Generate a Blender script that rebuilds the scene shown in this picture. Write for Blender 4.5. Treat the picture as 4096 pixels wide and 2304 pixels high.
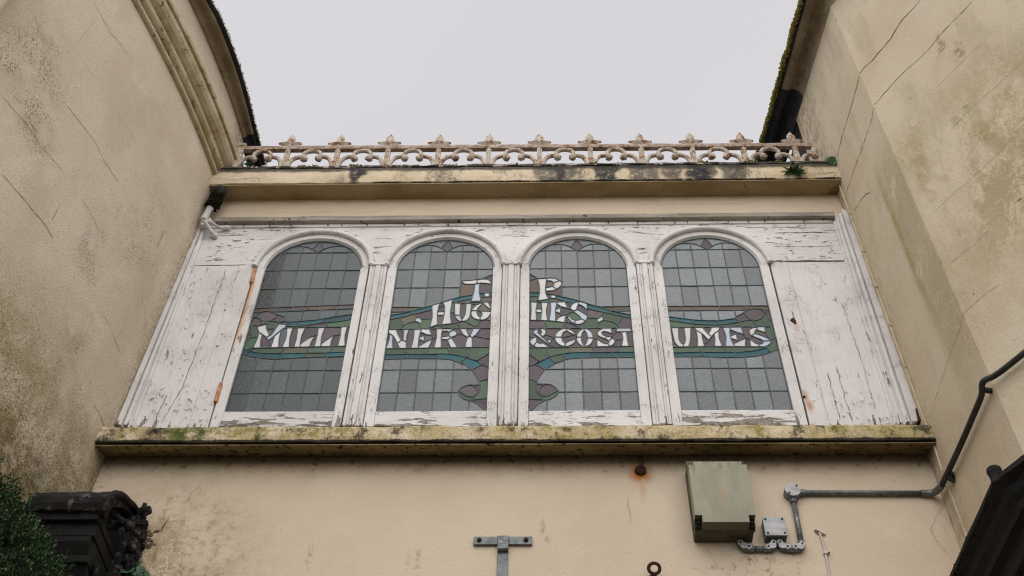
import bpy, bmesh, math, random
from mathutils import Vector, Matrix, noise as mnoise
random.seed(7)
for o in list(bpy.data.objects): bpy.data.objects.remove(o)
SC = bpy.context.scene
COL = SC.collection

# ------------------------------------------------------------------ camera
cam = bpy.data.cameras.new('camera'); camo = bpy.data.objects.new('camera', cam); COL.objects.link(camo)
cam.sensor_width = 36.0; cam.lens = 4600 / 4096 * 36.0; cam.clip_start = .05; cam.clip_end = 3000
PITCH, YAW, ROLL = math.radians(50.041), math.radians(-2.440), math.radians(1.462)
_f = Vector((math.sin(YAW) * math.cos(PITCH), math.cos(YAW) * math.cos(PITCH), math.sin(PITCH)))
_r = Vector((math.cos(YAW), -math.sin(YAW), 0)); _u = _r.cross(_f)
_r2 = math.cos(ROLL) * _r + math.sin(ROLL) * _u; _u2 = -math.sin(ROLL) * _r + math.cos(ROLL) * _u
camo.matrix_world = Matrix(((_r2.x, _u2.x, -_f.x, 0), (_r2.y, _u2.y, -_f.y, -4.59), (_r2.z, _u2.z, -_f.z, 1.6), (0, 0, 0, 1)))
SC.camera = camo
SC.cycles.filter_width = 1.15
# ------------------------------------------------------------------ sky, sun, exposure
world = bpy.data.worlds.new('World'); SC.world = world; world.use_nodes = True
wt = world.node_tree; wt.nodes.clear()
wo = wt.nodes.new('ShaderNodeOutputWorld'); wb = wt.nodes.new('ShaderNodeBackground'); sk = wt.nodes.new('ShaderNodeTexSky')
sk.sky_type = 'NISHITA'; sk.sun_disc = False; sk.sun_elevation = math.radians(54); sk.sun_rotation = math.radians(180)
sk.dust_density = 6.0; sk.air_density = 1.0
hs = wt.nodes.new('ShaderNodeHueSaturation'); hs.inputs['Saturation'].default_value = .15
mx = wt.nodes.new('ShaderNodeMix'); mx.data_type = 'RGBA'; mx.inputs[0].default_value = .93      # cloud deck over the clear sky
nz = wt.nodes.new('ShaderNodeTexNoise'); nz.inputs['Scale'].default_value = 1.3; nz.inputs['Detail'].default_value = 3
rp = wt.nodes.new('ShaderNodeValToRGB')
rp.color_ramp.elements[0].position = .3; rp.color_ramp.elements[0].color = (3.05, 2.98, 3.10, 1)
rp.color_ramp.elements[1].position = .7; rp.color_ramp.elements[1].color = (3.36, 3.29, 3.42, 1)
tcw = wt.nodes.new('ShaderNodeTexCoord')
wt.links.new(tcw.outputs['Generated'], nz.inputs['Vector']); wt.links.new(nz.outputs['Fac'], rp.inputs[0])
wt.links.new(sk.outputs[0], hs.inputs['Color']); wt.links.new(hs.outputs[0], mx.inputs[6]); wt.links.new(rp.outputs[0], mx.inputs[7])
wt.links.new(mx.outputs[2], wb.inputs[0]); wb.inputs[1].default_value = .1; wt.links.new(wb.outputs[0], wo.inputs[0])
sl = bpy.data.lights.new('sun', 'SUN'); sl.energy = 1.5; sl.angle = math.radians(125); sl.color = (1, .975, .94)
so = bpy.data.objects.new('sun', sl); so.rotation_euler = (math.radians(36), 0, 0); so.location = (0, -8, 14); COL.objects.link(so)
SC.view_settings.view_transform = 'Standard'; SC.view_settings.look = 'None'; SC.view_settings.exposure = 1.15
SC.view_settings.gamma = 1; SC.view_settings.use_curve_mapping = False

# ------------------------------------------------------------------ material helper
class NT:
    def __init__(s, name):
        s.m = bpy.data.materials.new(name); s.m.use_nodes = True; s.t = s.m.node_tree; s.t.nodes.clear()
        s.out = s.new('OutputMaterial'); s.b = s.new('BsdfPrincipled'); s.link(s.b.outputs[0], s.out.inputs[0])
        s.pos = s.new('NewGeometry').outputs['Position']
        sp = s.new('SeparateXYZ'); s.link(s.pos, sp.inputs[0]); s.x, s.y, s.z = sp.outputs
        s.b.inputs['Specular IOR Level'].default_value = .25
    def new(s, t): return s.t.nodes.new('ShaderNode' + t)
    def link(s, a, b): s.t.links.new(a, b)
    def put(s, sock, v):
        if hasattr(v, 'is_linked'): s.link(v, sock)
        elif isinstance(v, (tuple, list)) and len(v) == 3 and sock.type == 'RGBA': sock.default_value = (*v, 1)
        else: sock.default_value = v
    def math(s, op, a, b=0.0, c=0.0, clamp=False):
        n = s.new('Math'); n.operation = op; n.use_clamp = clamp
        s.put(n.inputs[0], a); s.put(n.inputs[1], b)
        if op == 'MULTIPLY_ADD': s.put(n.inputs[2], c)
        return n.outputs[0]
    def mul(s, *v):
        r = v[0]
        for q in v[1:]: r = s.math('MULTIPLY', r, q)
        return r
    def vec(s, st):
        n = s.new('Mapping'); n.inputs['Scale'].default_value = st; s.link(s.pos, n.inputs[0]); return n.outputs[0]
    def noise(s, scale, det=4, rough=.55, st=None, dist=0.0):
        n = s.new('TexNoise'); n.inputs['Scale'].default_value = scale; n.inputs['Detail'].default_value = det
        n.inputs['Roughness'].default_value = rough; n.inputs['Distortion'].default_value = dist
        s.link(s.vec(st) if st else s.pos, n.inputs['Vector']); return n.outputs['Fac']
    def vor(s, scale, st=None, feat='DISTANCE_TO_EDGE'):
        n = s.new('TexVoronoi'); n.feature = feat; n.inputs['Scale'].default_value = scale
        s.link(s.vec(st) if st else s.pos, n.inputs['Vector']); return n.outputs['Distance']
    def ramp(s, v, lo, hi, smooth=True):
        n = s.new('MapRange'); n.interpolation_type = 'SMOOTHSTEP' if smooth else 'LINEAR'; n.clamp = True
        s.put(n.inputs['Value'], v)
        if lo <= hi: n.inputs['From Min'].default_value = lo; n.inputs['From Max'].default_value = hi
        else:
            n.inputs['From Min'].default_value = hi; n.inputs['From Max'].default_value = lo
            n.inputs['To Min'].default_value = 1; n.inputs['To Max'].default_value = 0
        return n.outputs['Result']
    def band(s, v, c, w): return s.ramp(s.math('ABSOLUTE', s.math('SUBTRACT', v, c)), w, 0)
    def warp(s, amp, scale):
        t = s.new('TexNoise'); t.inputs['Scale'].default_value = scale; t.inputs['Detail'].default_value = 4; s.link(s.pos, t.inputs['Vector'])
        a = s.new('VectorMath'); a.operation = 'SUBTRACT'; s.link(t.outputs['Color'], a.inputs[0]); a.inputs[1].default_value = (.5, .5, .5)
        b = s.new('VectorMath'); b.operation = 'MULTIPLY_ADD'; s.link(a.outputs[0], b.inputs[0]); b.inputs[1].default_value = (amp, amp, amp); s.link(s.pos, b.inputs[2])
        s.wpos = b.outputs[0]
    wpos = None
    def near(s, p, r, st=(1, 1, 1)):
        n = s.new('VectorMath'); n.operation = 'SUBTRACT'; s.link(s.wpos or s.pos, n.inputs[0]); n.inputs[1].default_value = p
        m = s.new('VectorMath'); m.operation = 'MULTIPLY'; s.link(n.outputs[0], m.inputs[0]); m.inputs[1].default_value = st
        l = s.new('VectorMath'); l.operation = 'LENGTH'; s.link(m.outputs[0], l.inputs[0])
        return s.ramp(l.outputs['Value'], r, r * .15)
    def mx(s, *v):
        r = v[0]
        for q in v[1:]: r = s.math('MAXIMUM', r, q)
        return r
    def mix(s, a, b, f):
        n = s.new('Mix'); n.data_type = 'RGBA'; s.put(n.inputs[0], f); s.put(n.inputs[6], a); s.put(n.inputs[7], b); return n.outputs[2]
    def rnd(s): return s.new('ObjectInfo').outputs['Random']
    def bump(s, h, strength=.4, dist=.01, prev=None):
        n = s.new('Bump'); n.inputs['Strength'].default_value = strength; n.inputs['Distance'].default_value = dist; s.link(h, n.inputs['Height'])
        if prev is not None: s.link(prev, n.inputs['Normal'])
        return n.outputs[0]
    def done(s, col, rough=.85, nrm=None, metal=0.0, spec=None):
        s.put(s.b.inputs['Base Color'], col); s.put(s.b.inputs['Roughness'], rough); s.put(s.b.inputs['Metallic'], metal)
        if nrm is not None: s.link(nrm, s.b.inputs['Normal'])
        if spec is not None: s.put(s.b.inputs['Specular IOR Level'], spec)
        return s.m

MAT = {}
def mk_left():
    n = NT('roughcast'); n.warp(.5, 2.2)
    c = n.mix((.625, .54, .42), (.575, .485, .365), n.ramp(n.noise(1.1, 3), .4, .62))
    c = n.mix(c, (.68, .60, .50), n.mul(n.ramp(n.noise(3.5, 4), .52, .72), .6))
    c = n.mix(c, (.44, .365, .25), n.mul(n.ramp(n.noise(2.3, 5, .6, (1, 1, .6)), .52, .7), .4))
    grit = n.ramp(n.noise(95, 2, .7), .52, .64)
    st = n.mx(n.near((-2.66, -1.68, 6.97), .42), n.near((-2.62, -1.5, 6.6), .3), n.mul(n.near((-2.36, -.55, 6.9), .35, (1, 1, .5)), .5), n.mul(n.near((-2.45, -.85, 6.45), .28), .7),
              n.mul(n.near((-2.42, -.62, 5.95), .22, (1, 1, .6)), .9), n.mul(n.near((-2.46, -1.0, 5.6), .5), .6))
    patch = n.math('ADD', n.mul(n.ramp(n.noise(5, 5, .65), .42, .62), st), n.mul(n.ramp(n.noise(2.6, 6, .65, (1, 1, .7)), .56, .74), .35))
    c = n.mix(c, (.07, .055, .03), n.mul(grit, n.math('MINIMUM', n.mul(patch, 1.5), .95)))
    c = n.mix(c, (.28, .225, .14), n.mul(st, n.ramp(n.noise(6, 5, .7), .40, .62), .45))
    low = n.ramp(n.math('ADD', n.z, n.mul(n.noise(5, 4), .5)), 6.3, 5.45)
    c = n.mix(c, (.26, .20, .085), n.mul(low, n.ramp(n.noise(5, 5, .7, (1, 1, .7)), .36, .60), .8))
    c = n.mix(c, (.085, .065, .022), n.mul(low, n.ramp(n.noise(85, 3, .75), .48, .62), .8))
    vlow = n.ramp(n.math('ADD', n.z, n.mul(n.noise(6, 5, .7), .35)), 5.62, 5.22)
    c = n.mix(c, (.10, .07, .03), n.mul(vlow, n.ramp(n.noise(20, 5, .75), .30, .6), .85))
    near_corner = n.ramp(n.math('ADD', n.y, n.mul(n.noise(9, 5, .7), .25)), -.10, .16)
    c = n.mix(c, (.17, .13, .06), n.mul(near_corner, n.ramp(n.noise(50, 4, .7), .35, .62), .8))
    c = n.mix(c, (.27, .22, .15), n.mul(n.ramp(n.noise(130, 2, .6), .57, .68), .55))
    c = n.mix(c, (.12, .09, .06), n.mul(n.ramp(n.noise(75, 2, .6), .66, .72), .6))
    pale = n.band(n.noise(2.8, 5, .6, None, 1.2), .5, .012)
    c = n.mix(c, (.60, .53, .42), n.mul(pale, .4))
    h = n.math('ADD', n.noise(120, 3, .7), n.mul(n.noise(30, 4, .65), .18))
    return n.done(c, .95, n.bump(h, .65, .010), 0, .15)
def mk_right():
    n = NT('smooth_stucco'); n.warp(.30, 2.5)
    c = n.mix((.555, .475, .355), (.50, .418, .295), n.ramp(n.noise(1.3, 4), .4, .65))
    c = n.mix(c, (.57, .50, .405), n.mul(n.ramp(n.noise(4.5, 5, .6), .5, .7), .5))
    streak = n.ramp(n.noise(5, 5, .65, (1, 1, .28)), .48, .68)
    zone = n.mx(n.near((2.38, -1.33, 6.6), .75, (1, 1, .62)), n.mul(n.near((2.12, -.90, 7.0), .2, (1, 1, .3)), 1.0), n.mul(n.near((2.9, -2.2, 6.6), .9, (.8, .8, .6)), .6))
    c = n.mix(c, (.33, .275, .145), n.mul(zone, n.ramp(n.noise(3.2, 5, .7, (1, 1, .5)), .38, .58), .85))
    c = n.mix(c, (.20, .175, .04), n.mul(zone, n.ramp(n.noise(8, 6, .75, (1, 1, .5)), .55, .74), .8))
    c = n.mix(c, (.36, .30, .20), n.mul(streak, .45))
    inner = n.mul(n.ramp(n.y, -.50, -.60), n.ramp(n.y, -.90, -.80), n.ramp(n.z, 5.3, 5.9), n.ramp(n.z, 7.7, 7.2))
    c = n.mix(c, (.34, .285, .165), n.mul(inner, .55))
    c = n.mix(c, (.24, .225, .06), n.mul(n.band(n.math('ADD', n.y, n.mul(n.noise(6, 4), .06)), -.535, .05), n.ramp(n.z, 6.0, 6.5), n.ramp(n.z, 7.6, 7.1), .6))
    v = n.noise(4.2, 5, .62, (1, 1, .7), .8)
    squig = n.mul(n.mx(n.band(v, .48, .016), n.band(n.noise(6.5, 5, .65, (1, 1, .7), .7), .52, .016)), n.ramp(n.noise(3.1, 3), .42, .56))
    zone = n.mx(zone, n.mul(inner, .8))
    c = n.mix(c, (.63, .54, .40), n.mul(squig, n.math('ADD', n.mul(zone, .62), .04)))
    c = n.mix(c, (.62, .53, .39), n.mul(zone, n.ramp(n.noise(5, 6, .75, (1, 1, .6)), .54, .64), .7))
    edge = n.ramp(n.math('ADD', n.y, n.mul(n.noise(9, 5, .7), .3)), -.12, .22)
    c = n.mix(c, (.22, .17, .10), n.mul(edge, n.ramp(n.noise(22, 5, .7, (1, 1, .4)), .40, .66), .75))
    spk = n.mul(n.ramp(n.noise(45, 3, .6, (1, 1, .55)), .66, .73), n.ramp(n.noise(2.2, 3), .42, .6))
    c = n.mix(c, (.13, .095, .06), n.mul(spk, .75))
    for p, s in (((2.52, -1.55, 6.75), .05), ((2.42, -1.39, 7.55), .06), ((2.36, -1.30, 7.75), .055), ((2.6, -1.7, 7.6), .04)):
        c = n.mix(c, (.2, .12, .075), n.mul(n.near(p, s * 1.5, (1.6, 1.6, .55)), n.ramp(n.noise(30, 4, .7), .4, .6), .8))
    h = n.math('ADD', n.noise(60, 4, .65), n.mul(n.noise(9, 4, .6), 1.0))
    return n.done(c, .92, n.bump(h, .35, .010), 0, .2)
def mk_facade():
    n = NT('painted_plaster'); n.warp(.06, 6)
    c = n.mix((.61, .508, .388), (.57, .467, .35), n.ramp(n.noise(1.7, 4), .4, .65))
    c = n.mix(c, (.635, .54, .41), n.mul(n.ramp(n.noise(4, 5, .6), .5, .72), .5))
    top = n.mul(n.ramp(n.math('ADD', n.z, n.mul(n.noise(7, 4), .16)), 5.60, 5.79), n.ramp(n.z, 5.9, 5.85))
    c = n.mix(c, (.22, .165, .08), n.mul(top, .6))  # shade below the ledge, painted into the plaster colour
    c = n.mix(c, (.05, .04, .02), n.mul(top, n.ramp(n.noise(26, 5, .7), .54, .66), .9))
    t2 = n.mul(n.ramp(n.math('ADD', n.z, n.mul(n.noise(5, 4), .10)), 8.02, 8.11), .55)
    c = n.mix(c, (.27, .195, .075), t2)
    ll = n.near((-1.95, 0, 4.98), .72)
    sq = n.mx(n.band(n.noise(5, 5, .62, None, .7), .5, .020), n.band(n.noise(7, 5, .62, None, .8), .47, .018))
    c = n.mix(c, (.33, .25, .135), n.mul(ll, n.ramp(n.noise(5, 5, .7), .36, .60), .75))
    c = n.mix(c, (.20, .15, .07), n.mul(ll, n.ramp(n.noise(20, 6, .75), .50, .66), .8))
    c = n.mix(c, (.64, .54, .41), n.mul(sq, n.math('ADD', n.mul(ll, .95), .04)))
    c = n.mix(c, (.30, .19, .09), n.mul(n.near((-2.0, 0, 5.13), .2), n.ramp(n.noise(16, 5, .7), .42, .6), .8))
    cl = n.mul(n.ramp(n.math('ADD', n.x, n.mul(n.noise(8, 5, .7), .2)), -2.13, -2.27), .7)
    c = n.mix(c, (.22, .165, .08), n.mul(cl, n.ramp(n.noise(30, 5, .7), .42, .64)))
    c = n.mix(c, (.20, .15, .09), n.mul(n.ramp(n.noise(55, 3, .6), .67, .73), n.ramp(n.noise(2.4, 3), .42, .6), .8))
    # rust halo and run under the hook
    hk = n.near((.499, 0, 5.575), .085, (1, 1, .85)); run = n.mul(n.near((.50, 0, 5.50), .12, (3.6, 1, .75)), .28)
    c = n.mix(c, (.40, .13, .012), n.mul(n.mx(hk, run), n.ramp(n.noise(20, 4), .18, .5), 1.0))
    rr = n.near((.42, 0, 5.33), .10, (9, 1, .8)); c = n.mix(c, (.36, .22, .12), n.mul(rr, .5))
    # dirt under the grey box and its elbows
    c = n.mix(c, (.17, .12, .07), n.mul(n.near((1.02, 0, 5.0), .26, (.7, 1, 1.3)), n.ramp(n.noise(18, 5, .75), .5, .68), .85))
    for (px, pz) in ((-.62, 5.03), (-.66, 5.0), (.0, 5.2), (-1.15, 5.05)):
        c = n.mix(c, (.30, .21, .12), n.mul(n.near((px, 0, pz), .07, (2.6, 1, .6)), n.ramp(n.noise(30, 4), .45, .6), .55))
    h = n.math('ADD', n.noise(60, 3, .6), n.mul(n.noise(7, 4, .6), 1.2))
    return n.done(c, .9, n.bump(h, .28, .010), 0, .2)
def mk_cornice(green):
    n = NT('weathered_ledge' if green else 'weathered_cornice'); n.warp(.12, 9)
    c = n.mix((.68, .57, .42), (.56, .455, .31), n.ramp(n.noise(3, 5, .6), .4, .65))
    if not green:
        c = n.mix(c, (.52, .41, .19), n.mul(n.ramp(n.x, 1.1, 1.55), n.ramp(n.noise(5, 5, .7), .42, .62), .8))
        wash = n.mul(n.ramp(n.noise(4.5, 5, .7, (1, 1, .35)), .47, .62), n.ramp(n.x, -1.9, -1.2))
        c = n.mix(c, (.20, .165, .12), n.mul(wash, n.ramp(n.noise(38, 5, .75), .34, .56), .95))
        sp = [(-1.285, .05), (.04, .09), (.16, .07), (.433, .075), (.69, .10), (1.053, .075), (1.10, .07), (.88, .06), (1.30, .08)]
        zz = n.ramp(n.z, 8.04, 8.20)
        for i, (px, r) in enumerate(sp):
            k = .95 if i in (3, 5, 0) else .75
            c = n.mix(c, (.022, .024, .03), n.mul(n.ramp(n.near((px, -.135, 8.17), r * 1.7, (1, .5, .55)), .1, .6), n.ramp(n.noise(22, 6, .78), .30, .50), k))
        topd = n.ramp(n.math('ADD', n.z, n.mul(n.noise(12, 5, .7), .06)), 8.20, 8.235)
        c = n.mix(c, (.05, .045, .04), n.mul(topd, .9))
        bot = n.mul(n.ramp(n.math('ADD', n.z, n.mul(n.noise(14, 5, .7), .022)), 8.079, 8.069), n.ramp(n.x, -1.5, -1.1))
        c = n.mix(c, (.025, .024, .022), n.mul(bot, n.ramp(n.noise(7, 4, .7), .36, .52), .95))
    else:
        c = n.mix(c, (.42, .335, .15), n.mul(n.ramp(n.noise(4, 5, .7), .38, .58), .8))
        c = n.mix(c, (.20, .19, .025), n.mul(n.ramp(n.noise(6.5, 6, .75), .50, .64), .85))
        c = n.mix(c, (.040, .037, .02), n.mul(n.ramp(n.noise(9, 7, .8, (1, 1, .7)), .49, .60), .9))
        c = n.mix(c, (.10, .08, .045), n.mul(n.ramp(n.noise(46, 5, .75), .52, .64), .55))
        c = n.mix(c, (.055, .09, .012), n.mul(n.near((-1.9, -.15, 5.76), .2, (1, .5, 1.2)), n.ramp(n.noise(10, 5, .7), .40, .56), .95))
        c = n.mix(c, (.02, .018, .012), n.mul(n.near((-2.07, -.15, 5.75), .09, (1, .5, .7)), n.ramp(n.noise(20, 5, .7), .35, .55), .95))
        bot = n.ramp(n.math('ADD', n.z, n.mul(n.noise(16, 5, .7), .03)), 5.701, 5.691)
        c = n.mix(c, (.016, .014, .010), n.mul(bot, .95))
    c = n.mix(c, (.16, .12, .07), n.mul(n.ramp(n.noise(70, 3, .6), .62, .72), .6))
    h = n.math('ADD', n.noise(45, 5, .7), n.mul(n.noise(8, 4), 1.0))
    return n.done(c, .92, n.bump(h, .6, .012), 0, .2)
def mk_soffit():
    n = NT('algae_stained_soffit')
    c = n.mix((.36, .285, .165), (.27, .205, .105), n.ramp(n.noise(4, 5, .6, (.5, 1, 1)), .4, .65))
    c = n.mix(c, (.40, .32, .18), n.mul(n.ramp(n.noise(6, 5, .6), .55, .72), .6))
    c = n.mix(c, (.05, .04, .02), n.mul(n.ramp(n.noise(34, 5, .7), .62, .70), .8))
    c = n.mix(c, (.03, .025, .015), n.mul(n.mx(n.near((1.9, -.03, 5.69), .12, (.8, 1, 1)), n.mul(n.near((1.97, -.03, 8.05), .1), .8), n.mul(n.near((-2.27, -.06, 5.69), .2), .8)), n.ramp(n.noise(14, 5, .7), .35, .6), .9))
    return n.done(c, .95, n.bump(n.noise(50, 4, .7), .4, .01), 0, .15)
def mk_paint(name, st, worn=0.0, rust=None, wornz=True):
    n = NT(name)
    base = n.mix((.68, .66, .65), (.59, .57, .56), n.ramp(n.noise(2.5, 4), .4, .66))
    base = n.mix(base, (.52, .48, .46), n.mul(n.ramp(n.noise(14, 4, .6, st), .5, .75), .45))
    pn = n.noise(19, 6, .66, st)
    if wornz:
        wz = n.mul(n.ramp(n.math('ADD', n.z, n.mul(n.noise(3.2, 4), .36)), 6.22, 5.94), .20)
        pn = n.math('ADD', pn, n.math('ADD', wz, worn))
    else: pn = n.math('ADD', pn, worn)
    peel = n.ramp(pn, .645, .66, False)
    wood = n.mix((.36, .32, .285), (.20, .17, .14), n.noise(60, 4, .6, tuple(v * 1.4 for v in st)))
    wood = n.mix(wood, (.10, .075, .04), n.mul(n.ramp(n.z, 5.98, 5.89), n.ramp(n.noise(18, 4, .7), .42, .6), .8))
    lip = n.band(pn, .648, .009)
    ck = n.mul(n.ramp(n.vor(26, (max(st[0], .8), 1, max(st[2], .8))), .05, .012), n.ramp(n.noise(5, 5, .7), .57, .65))
    ck2 = n.mul(n.band(n.noise(16, 4, .6, st, .6), .5, .010), n.ramp(n.noise(9, 5, .7), .54, .62))
    ticks = n.ramp(n.noise(30, 3, .6, (st[2], st[1], st[0])), .735, .76)
    c = n.mix(base, wood, peel)
    c = n.mix(c, (.13, .105, .085), n.math('MINIMUM', n.mx(n.mul(lip, .9), n.mul(ck, .42), n.mul(ck2, .5), n.mul(ticks, .22)), 1.0))
    if rust == 'stile':
        rs = n.mul(n.band(n.math('ADD', n.x, n.mul(n.noise(9, 4, .7), .02)), -1.822, .036), n.ramp(n.z, 6.42, 6.75), n.ramp(n.z, 7.22, 7.12))
        c = n.mix(c, (.52, .23, .055), n.mul(rs, n.ramp(n.noise(16, 5, .7, (2, 1, .3)), .28, .55), .95))
    if rust == 'panel':
        for p_, r_ in (((1.45, -.03, 6.04), .06), ((1.44, -.03, 6.12), .05), ((1.487, -.03, 6.69), .05), ((1.50, -.03, 7.29), .03), ((1.86, -.03, 7.29), .02)):
            c = n.mix(c, (.42, .19, .05), n.mul(n.near(p_, r_, (1.6, 1, .7)), n.ramp(n.noise(26, 4, .7), .32, .55), .8))
    h = n.math('ADD', n.mul(peel, -2.0), n.math('ADD', n.mul(n.mx(ck, ck2, lip), -1.0), n.mul(n.noise(26, 4, .6, st), .8)))
    return n.done(c, .72, n.bump(h, .8, .006), 0, .3)
def mk_simple(name, a, b, scale=10, rough=.8, metal=0, bump=.3, st=None, spec=None, c3=None, t3=(.6, .7), s3=30, bs=None):
    n = NT(name)
    c = n.mix(a, b, n.ramp(n.noise(scale, 5, .65, st), .38, .64))
    if c3: c = n.mix(c, c3, n.ramp(n.noise(s3, 5, .7), *t3))
    return n.done(c, rough, n.bump(n.noise(bs or scale * 4, 4, .65), bump, .006), metal, spec)
def mk_glass(name, col, var=.35, hammered=1.0, rough=.24, spec=.4):
    n = NT(name); r = n.rnd()
    lo = tuple(v * (1 - var) for v in col); hi = tuple(min(v * (1 + var), .9) for v in col)
    c = n.mix(lo, hi, r)
    w1 = n.noise(42, 2, .5, (1, 1, 1.7), 1.2)
    c = n.mix(c, tuple(v * .55 for v in col), n.mul(n.ramp(w1, .50, .66), .38 * hammered))
    c = n.mix(c, tuple(min(v * 1.8 + .02, .9) for v in col), n.mul(n.ramp(w1, .44, .32), .26 * hammered))
    c = n.mix(c, tuple(v * .6 for v in col), n.mul(n.ramp(n.noise(6, 4, .6), .5, .7), .3))
    return n.done(c, rough, n.bump(w1, .4 * hammered, .006), 0, spec)
MAT['roughcast'] = mk_left(); MAT['stucco'] = mk_right(); MAT['plaster'] = mk_facade()
MAT['cornice'] = mk_cornice(False); MAT['ledge'] = mk_cornice(True); MAT['soffit'] = mk_soffit(); MAT['soffit_dark'] = mk_simple('shaded_soffit', (.26, .195, .10), (.15, .11, .052), 5, .95, 0, .4, (.4, 1, 1), .15, (.03, .024, .014), (.54, .64), 24)  # soffit_dark: shade under the ledge put into the soffit colour
MAT['paint_v'] = mk_paint('peeling_paint_upright', (1.8, 1, .32), -.018); MAT['paint_h'] = mk_paint('peeling_paint_level', (.32, 1, 1.8), .01)
MAT['paint_rail'] = mk_paint('flaking_paint_rail', (.30, 1, 1.9), .045); MAT['paint_arch'] = mk_paint('paint_on_arch', (1, 1, 1), -.045)
MAT['paint_stile'] = mk_paint('rust_streaked_paint', (1.8, 1, .32), 0, 'stile'); MAT['paint_panel'] = mk_paint('rust_spotted_paint', (1.8, 1, .32), -.03, 'panel')
MAT['greywood'] = mk_simple('bare_grey_timber', (.34, .30, .26), (.23, .20, .17), 12, .85, 0, .5, (.3, 1, 2), None, (.045, .04, .035), (.60, .68), 14)
MAT['moulding'] = mk_simple('grimy_moulding', (.52, .44, .31), (.38, .31, .18), 5, .92, 0, .5, None, .15, (.08, .065, .035), (.56, .70), 26)
MAT['eave'] = mk_simple('brown_eave', (.29, .23, .155), (.20, .155, .10), 5, .95, 0, .4, None, .15, (.06, .045, .025), (.58, .70), 22)
MAT['slate'] = mk_simple('dark_slate', (.030, .031, .036), (.014, .014, .016), 14, .75, 0, .6, None, .25, (.075, .08, .095), (.64, .74), 40)
MAT['lead_cap'] = mk_simple('black_capping', (.075, .070, .065), (.025, .024, .023), 16, .85, 0, .6, None, .2, (.40, .34, .26), (.53, .60), 15)
MAT['moss'] = mk_simple('moss', (.30, .30, .07), (.15, .145, .04), 30, .95, 0, .9, None, .1, (.34, .20, .06), (.52, .64), 7)
MAT['blackmoss'] = mk_simple('black_moss', (.016, .017, .008), (.006, .006, .005), 24, .95, 0, .9, None, .1, (.07, .075, .010), (.58, .68), 20)
MAT['came'] = mk_simple('lead', (.095, .125, .132), (.055, .072, .078), 20, .5, .1, .3)
MAT['crack'] = mk_simple('dark_crack', (.035, .028, .02), (.055, .043, .03), 30, .95, 0, .1)  # dark colour of the crack strips
MAT['faint_crack'] = mk_simple('faint_crack', (.17, .135, .085), (.26, .21, .14), 12, .95, 0, .1)
MAT['seam'] = mk_simple('open_joint', (.02, .017, .014), (.04, .034, .028), 30, .95, 0, .1)
MAT['iron'] = mk_simple('rusty_painted_iron', (.55, .49, .42), (.40, .33, .255), 22, .8, 0, .8, None, .3, (.24, .095, .035), (.50, .62), 26, 60)
MAT['railiron'] = mk_simple('rusty_rail_iron', (.42, .35, .29), (.26, .175, .125), 22, .8, 0, .8, None, .3, (.19, .08, .035), (.52, .64), 20, 60)
MAT['rust'] = mk_simple('dark_rust', (.055, .025, .012), (.022, .013, .009), 30, .85, 0, .7, None, .3, (.16, .055, .015), (.62, .72), 30)
MAT['hinge'] = mk_simple('rusty_hinge', (.50, .30, .20), (.40, .16, .06), 25, .8, 0, .5, None, .3, (.62, .56, .52), (.55, .65), 20)
MAT['galv'] = mk_simple('galvanised_steel', (.16, .178, .18), (.085, .096, .098), 26, .45, .3, .25, None, .5, (.34, .34, .35), (.60, .72), 18)
MAT['cover'] = mk_simple('worn_zinc_cover', (.40, .40, .41), (.27, .275, .28), 24, .5, .2, .25, (.6, 1, 1.6), .5, (.17, .17, .17), (.60, .72), 16)
MAT['grey_box'] = mk_simple('olive_grey_enamel', (.25, .235, .165), (.20, .187, .125), 7, .55, 0, .1, (1, 1, .4), .4, (.13, .12, .07), (.60, .74), 16)
_n = NT('stained_cover'); _c = _n.mix((.28, .262, .19), (.225, .21, .145), _n.ramp(_n.noise(7, 5, .65, (1, 1, .4)), .38, .64))
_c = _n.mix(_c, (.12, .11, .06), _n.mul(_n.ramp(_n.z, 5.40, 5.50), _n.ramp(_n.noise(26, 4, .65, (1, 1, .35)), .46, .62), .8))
_c = _n.mix(_c, (.36, .22, .10), _n.mul(_n.near((.865, -.165, 5.30), .06, (3, 1, .8)), .6))
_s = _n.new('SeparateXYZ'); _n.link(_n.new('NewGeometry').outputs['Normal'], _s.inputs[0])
_c = _n.mix(_c, (.065, .06, .034), _n.mul(_n.ramp(_s.outputs[2], -.2, -.6), .9))        # darker on faces that point down
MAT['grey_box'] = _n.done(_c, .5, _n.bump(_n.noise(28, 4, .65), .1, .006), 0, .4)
MAT['box_side'] = mk_simple('dark_enamel', (.095, .088, .048), (.055, .05, .026), 8, .7, 0, .2, None, .3, (.02, .018, .010), (.58, .70), 16)  # darker enamel with near-black mottling for back box and rim
MAT['black'] = mk_simple('black_paint', (.008, .008, .008), (.004, .004, .004), 12, .75, 0, .4, None, .25, (.03, .028, .027), (.62, .72), 20)
MAT['blackstone'] = mk_simple('blackened_stone', (.013, .011, .010), (.005, .005, .005), 13, .85, 0, .9, None, .25, (.09, .08, .078), (.55, .64), 18, 40)
MAT['pipe'] = mk_simple('dark_conduit', (.035, .034, .030), (.020, .019, .016), 18, .6, 0, .3, None, .3)
MAT['cable'] = mk_simple('white_cable', (.55, .53, .50), (.45, .43, .40), 20, .6, 0, .1)
MAT['cream'] = mk_simple('cream_cable', (.55, .47, .34), (.46, .38, .26), 16, .8, 0, .2)
MAT['white_iron'] = mk_simple('white_painted_iron', (.60, .58, .57), (.48, .46, .45), 16, .7, 0, .5, None, .3, (.20, .15, .11), (.64, .74), 24)
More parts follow.
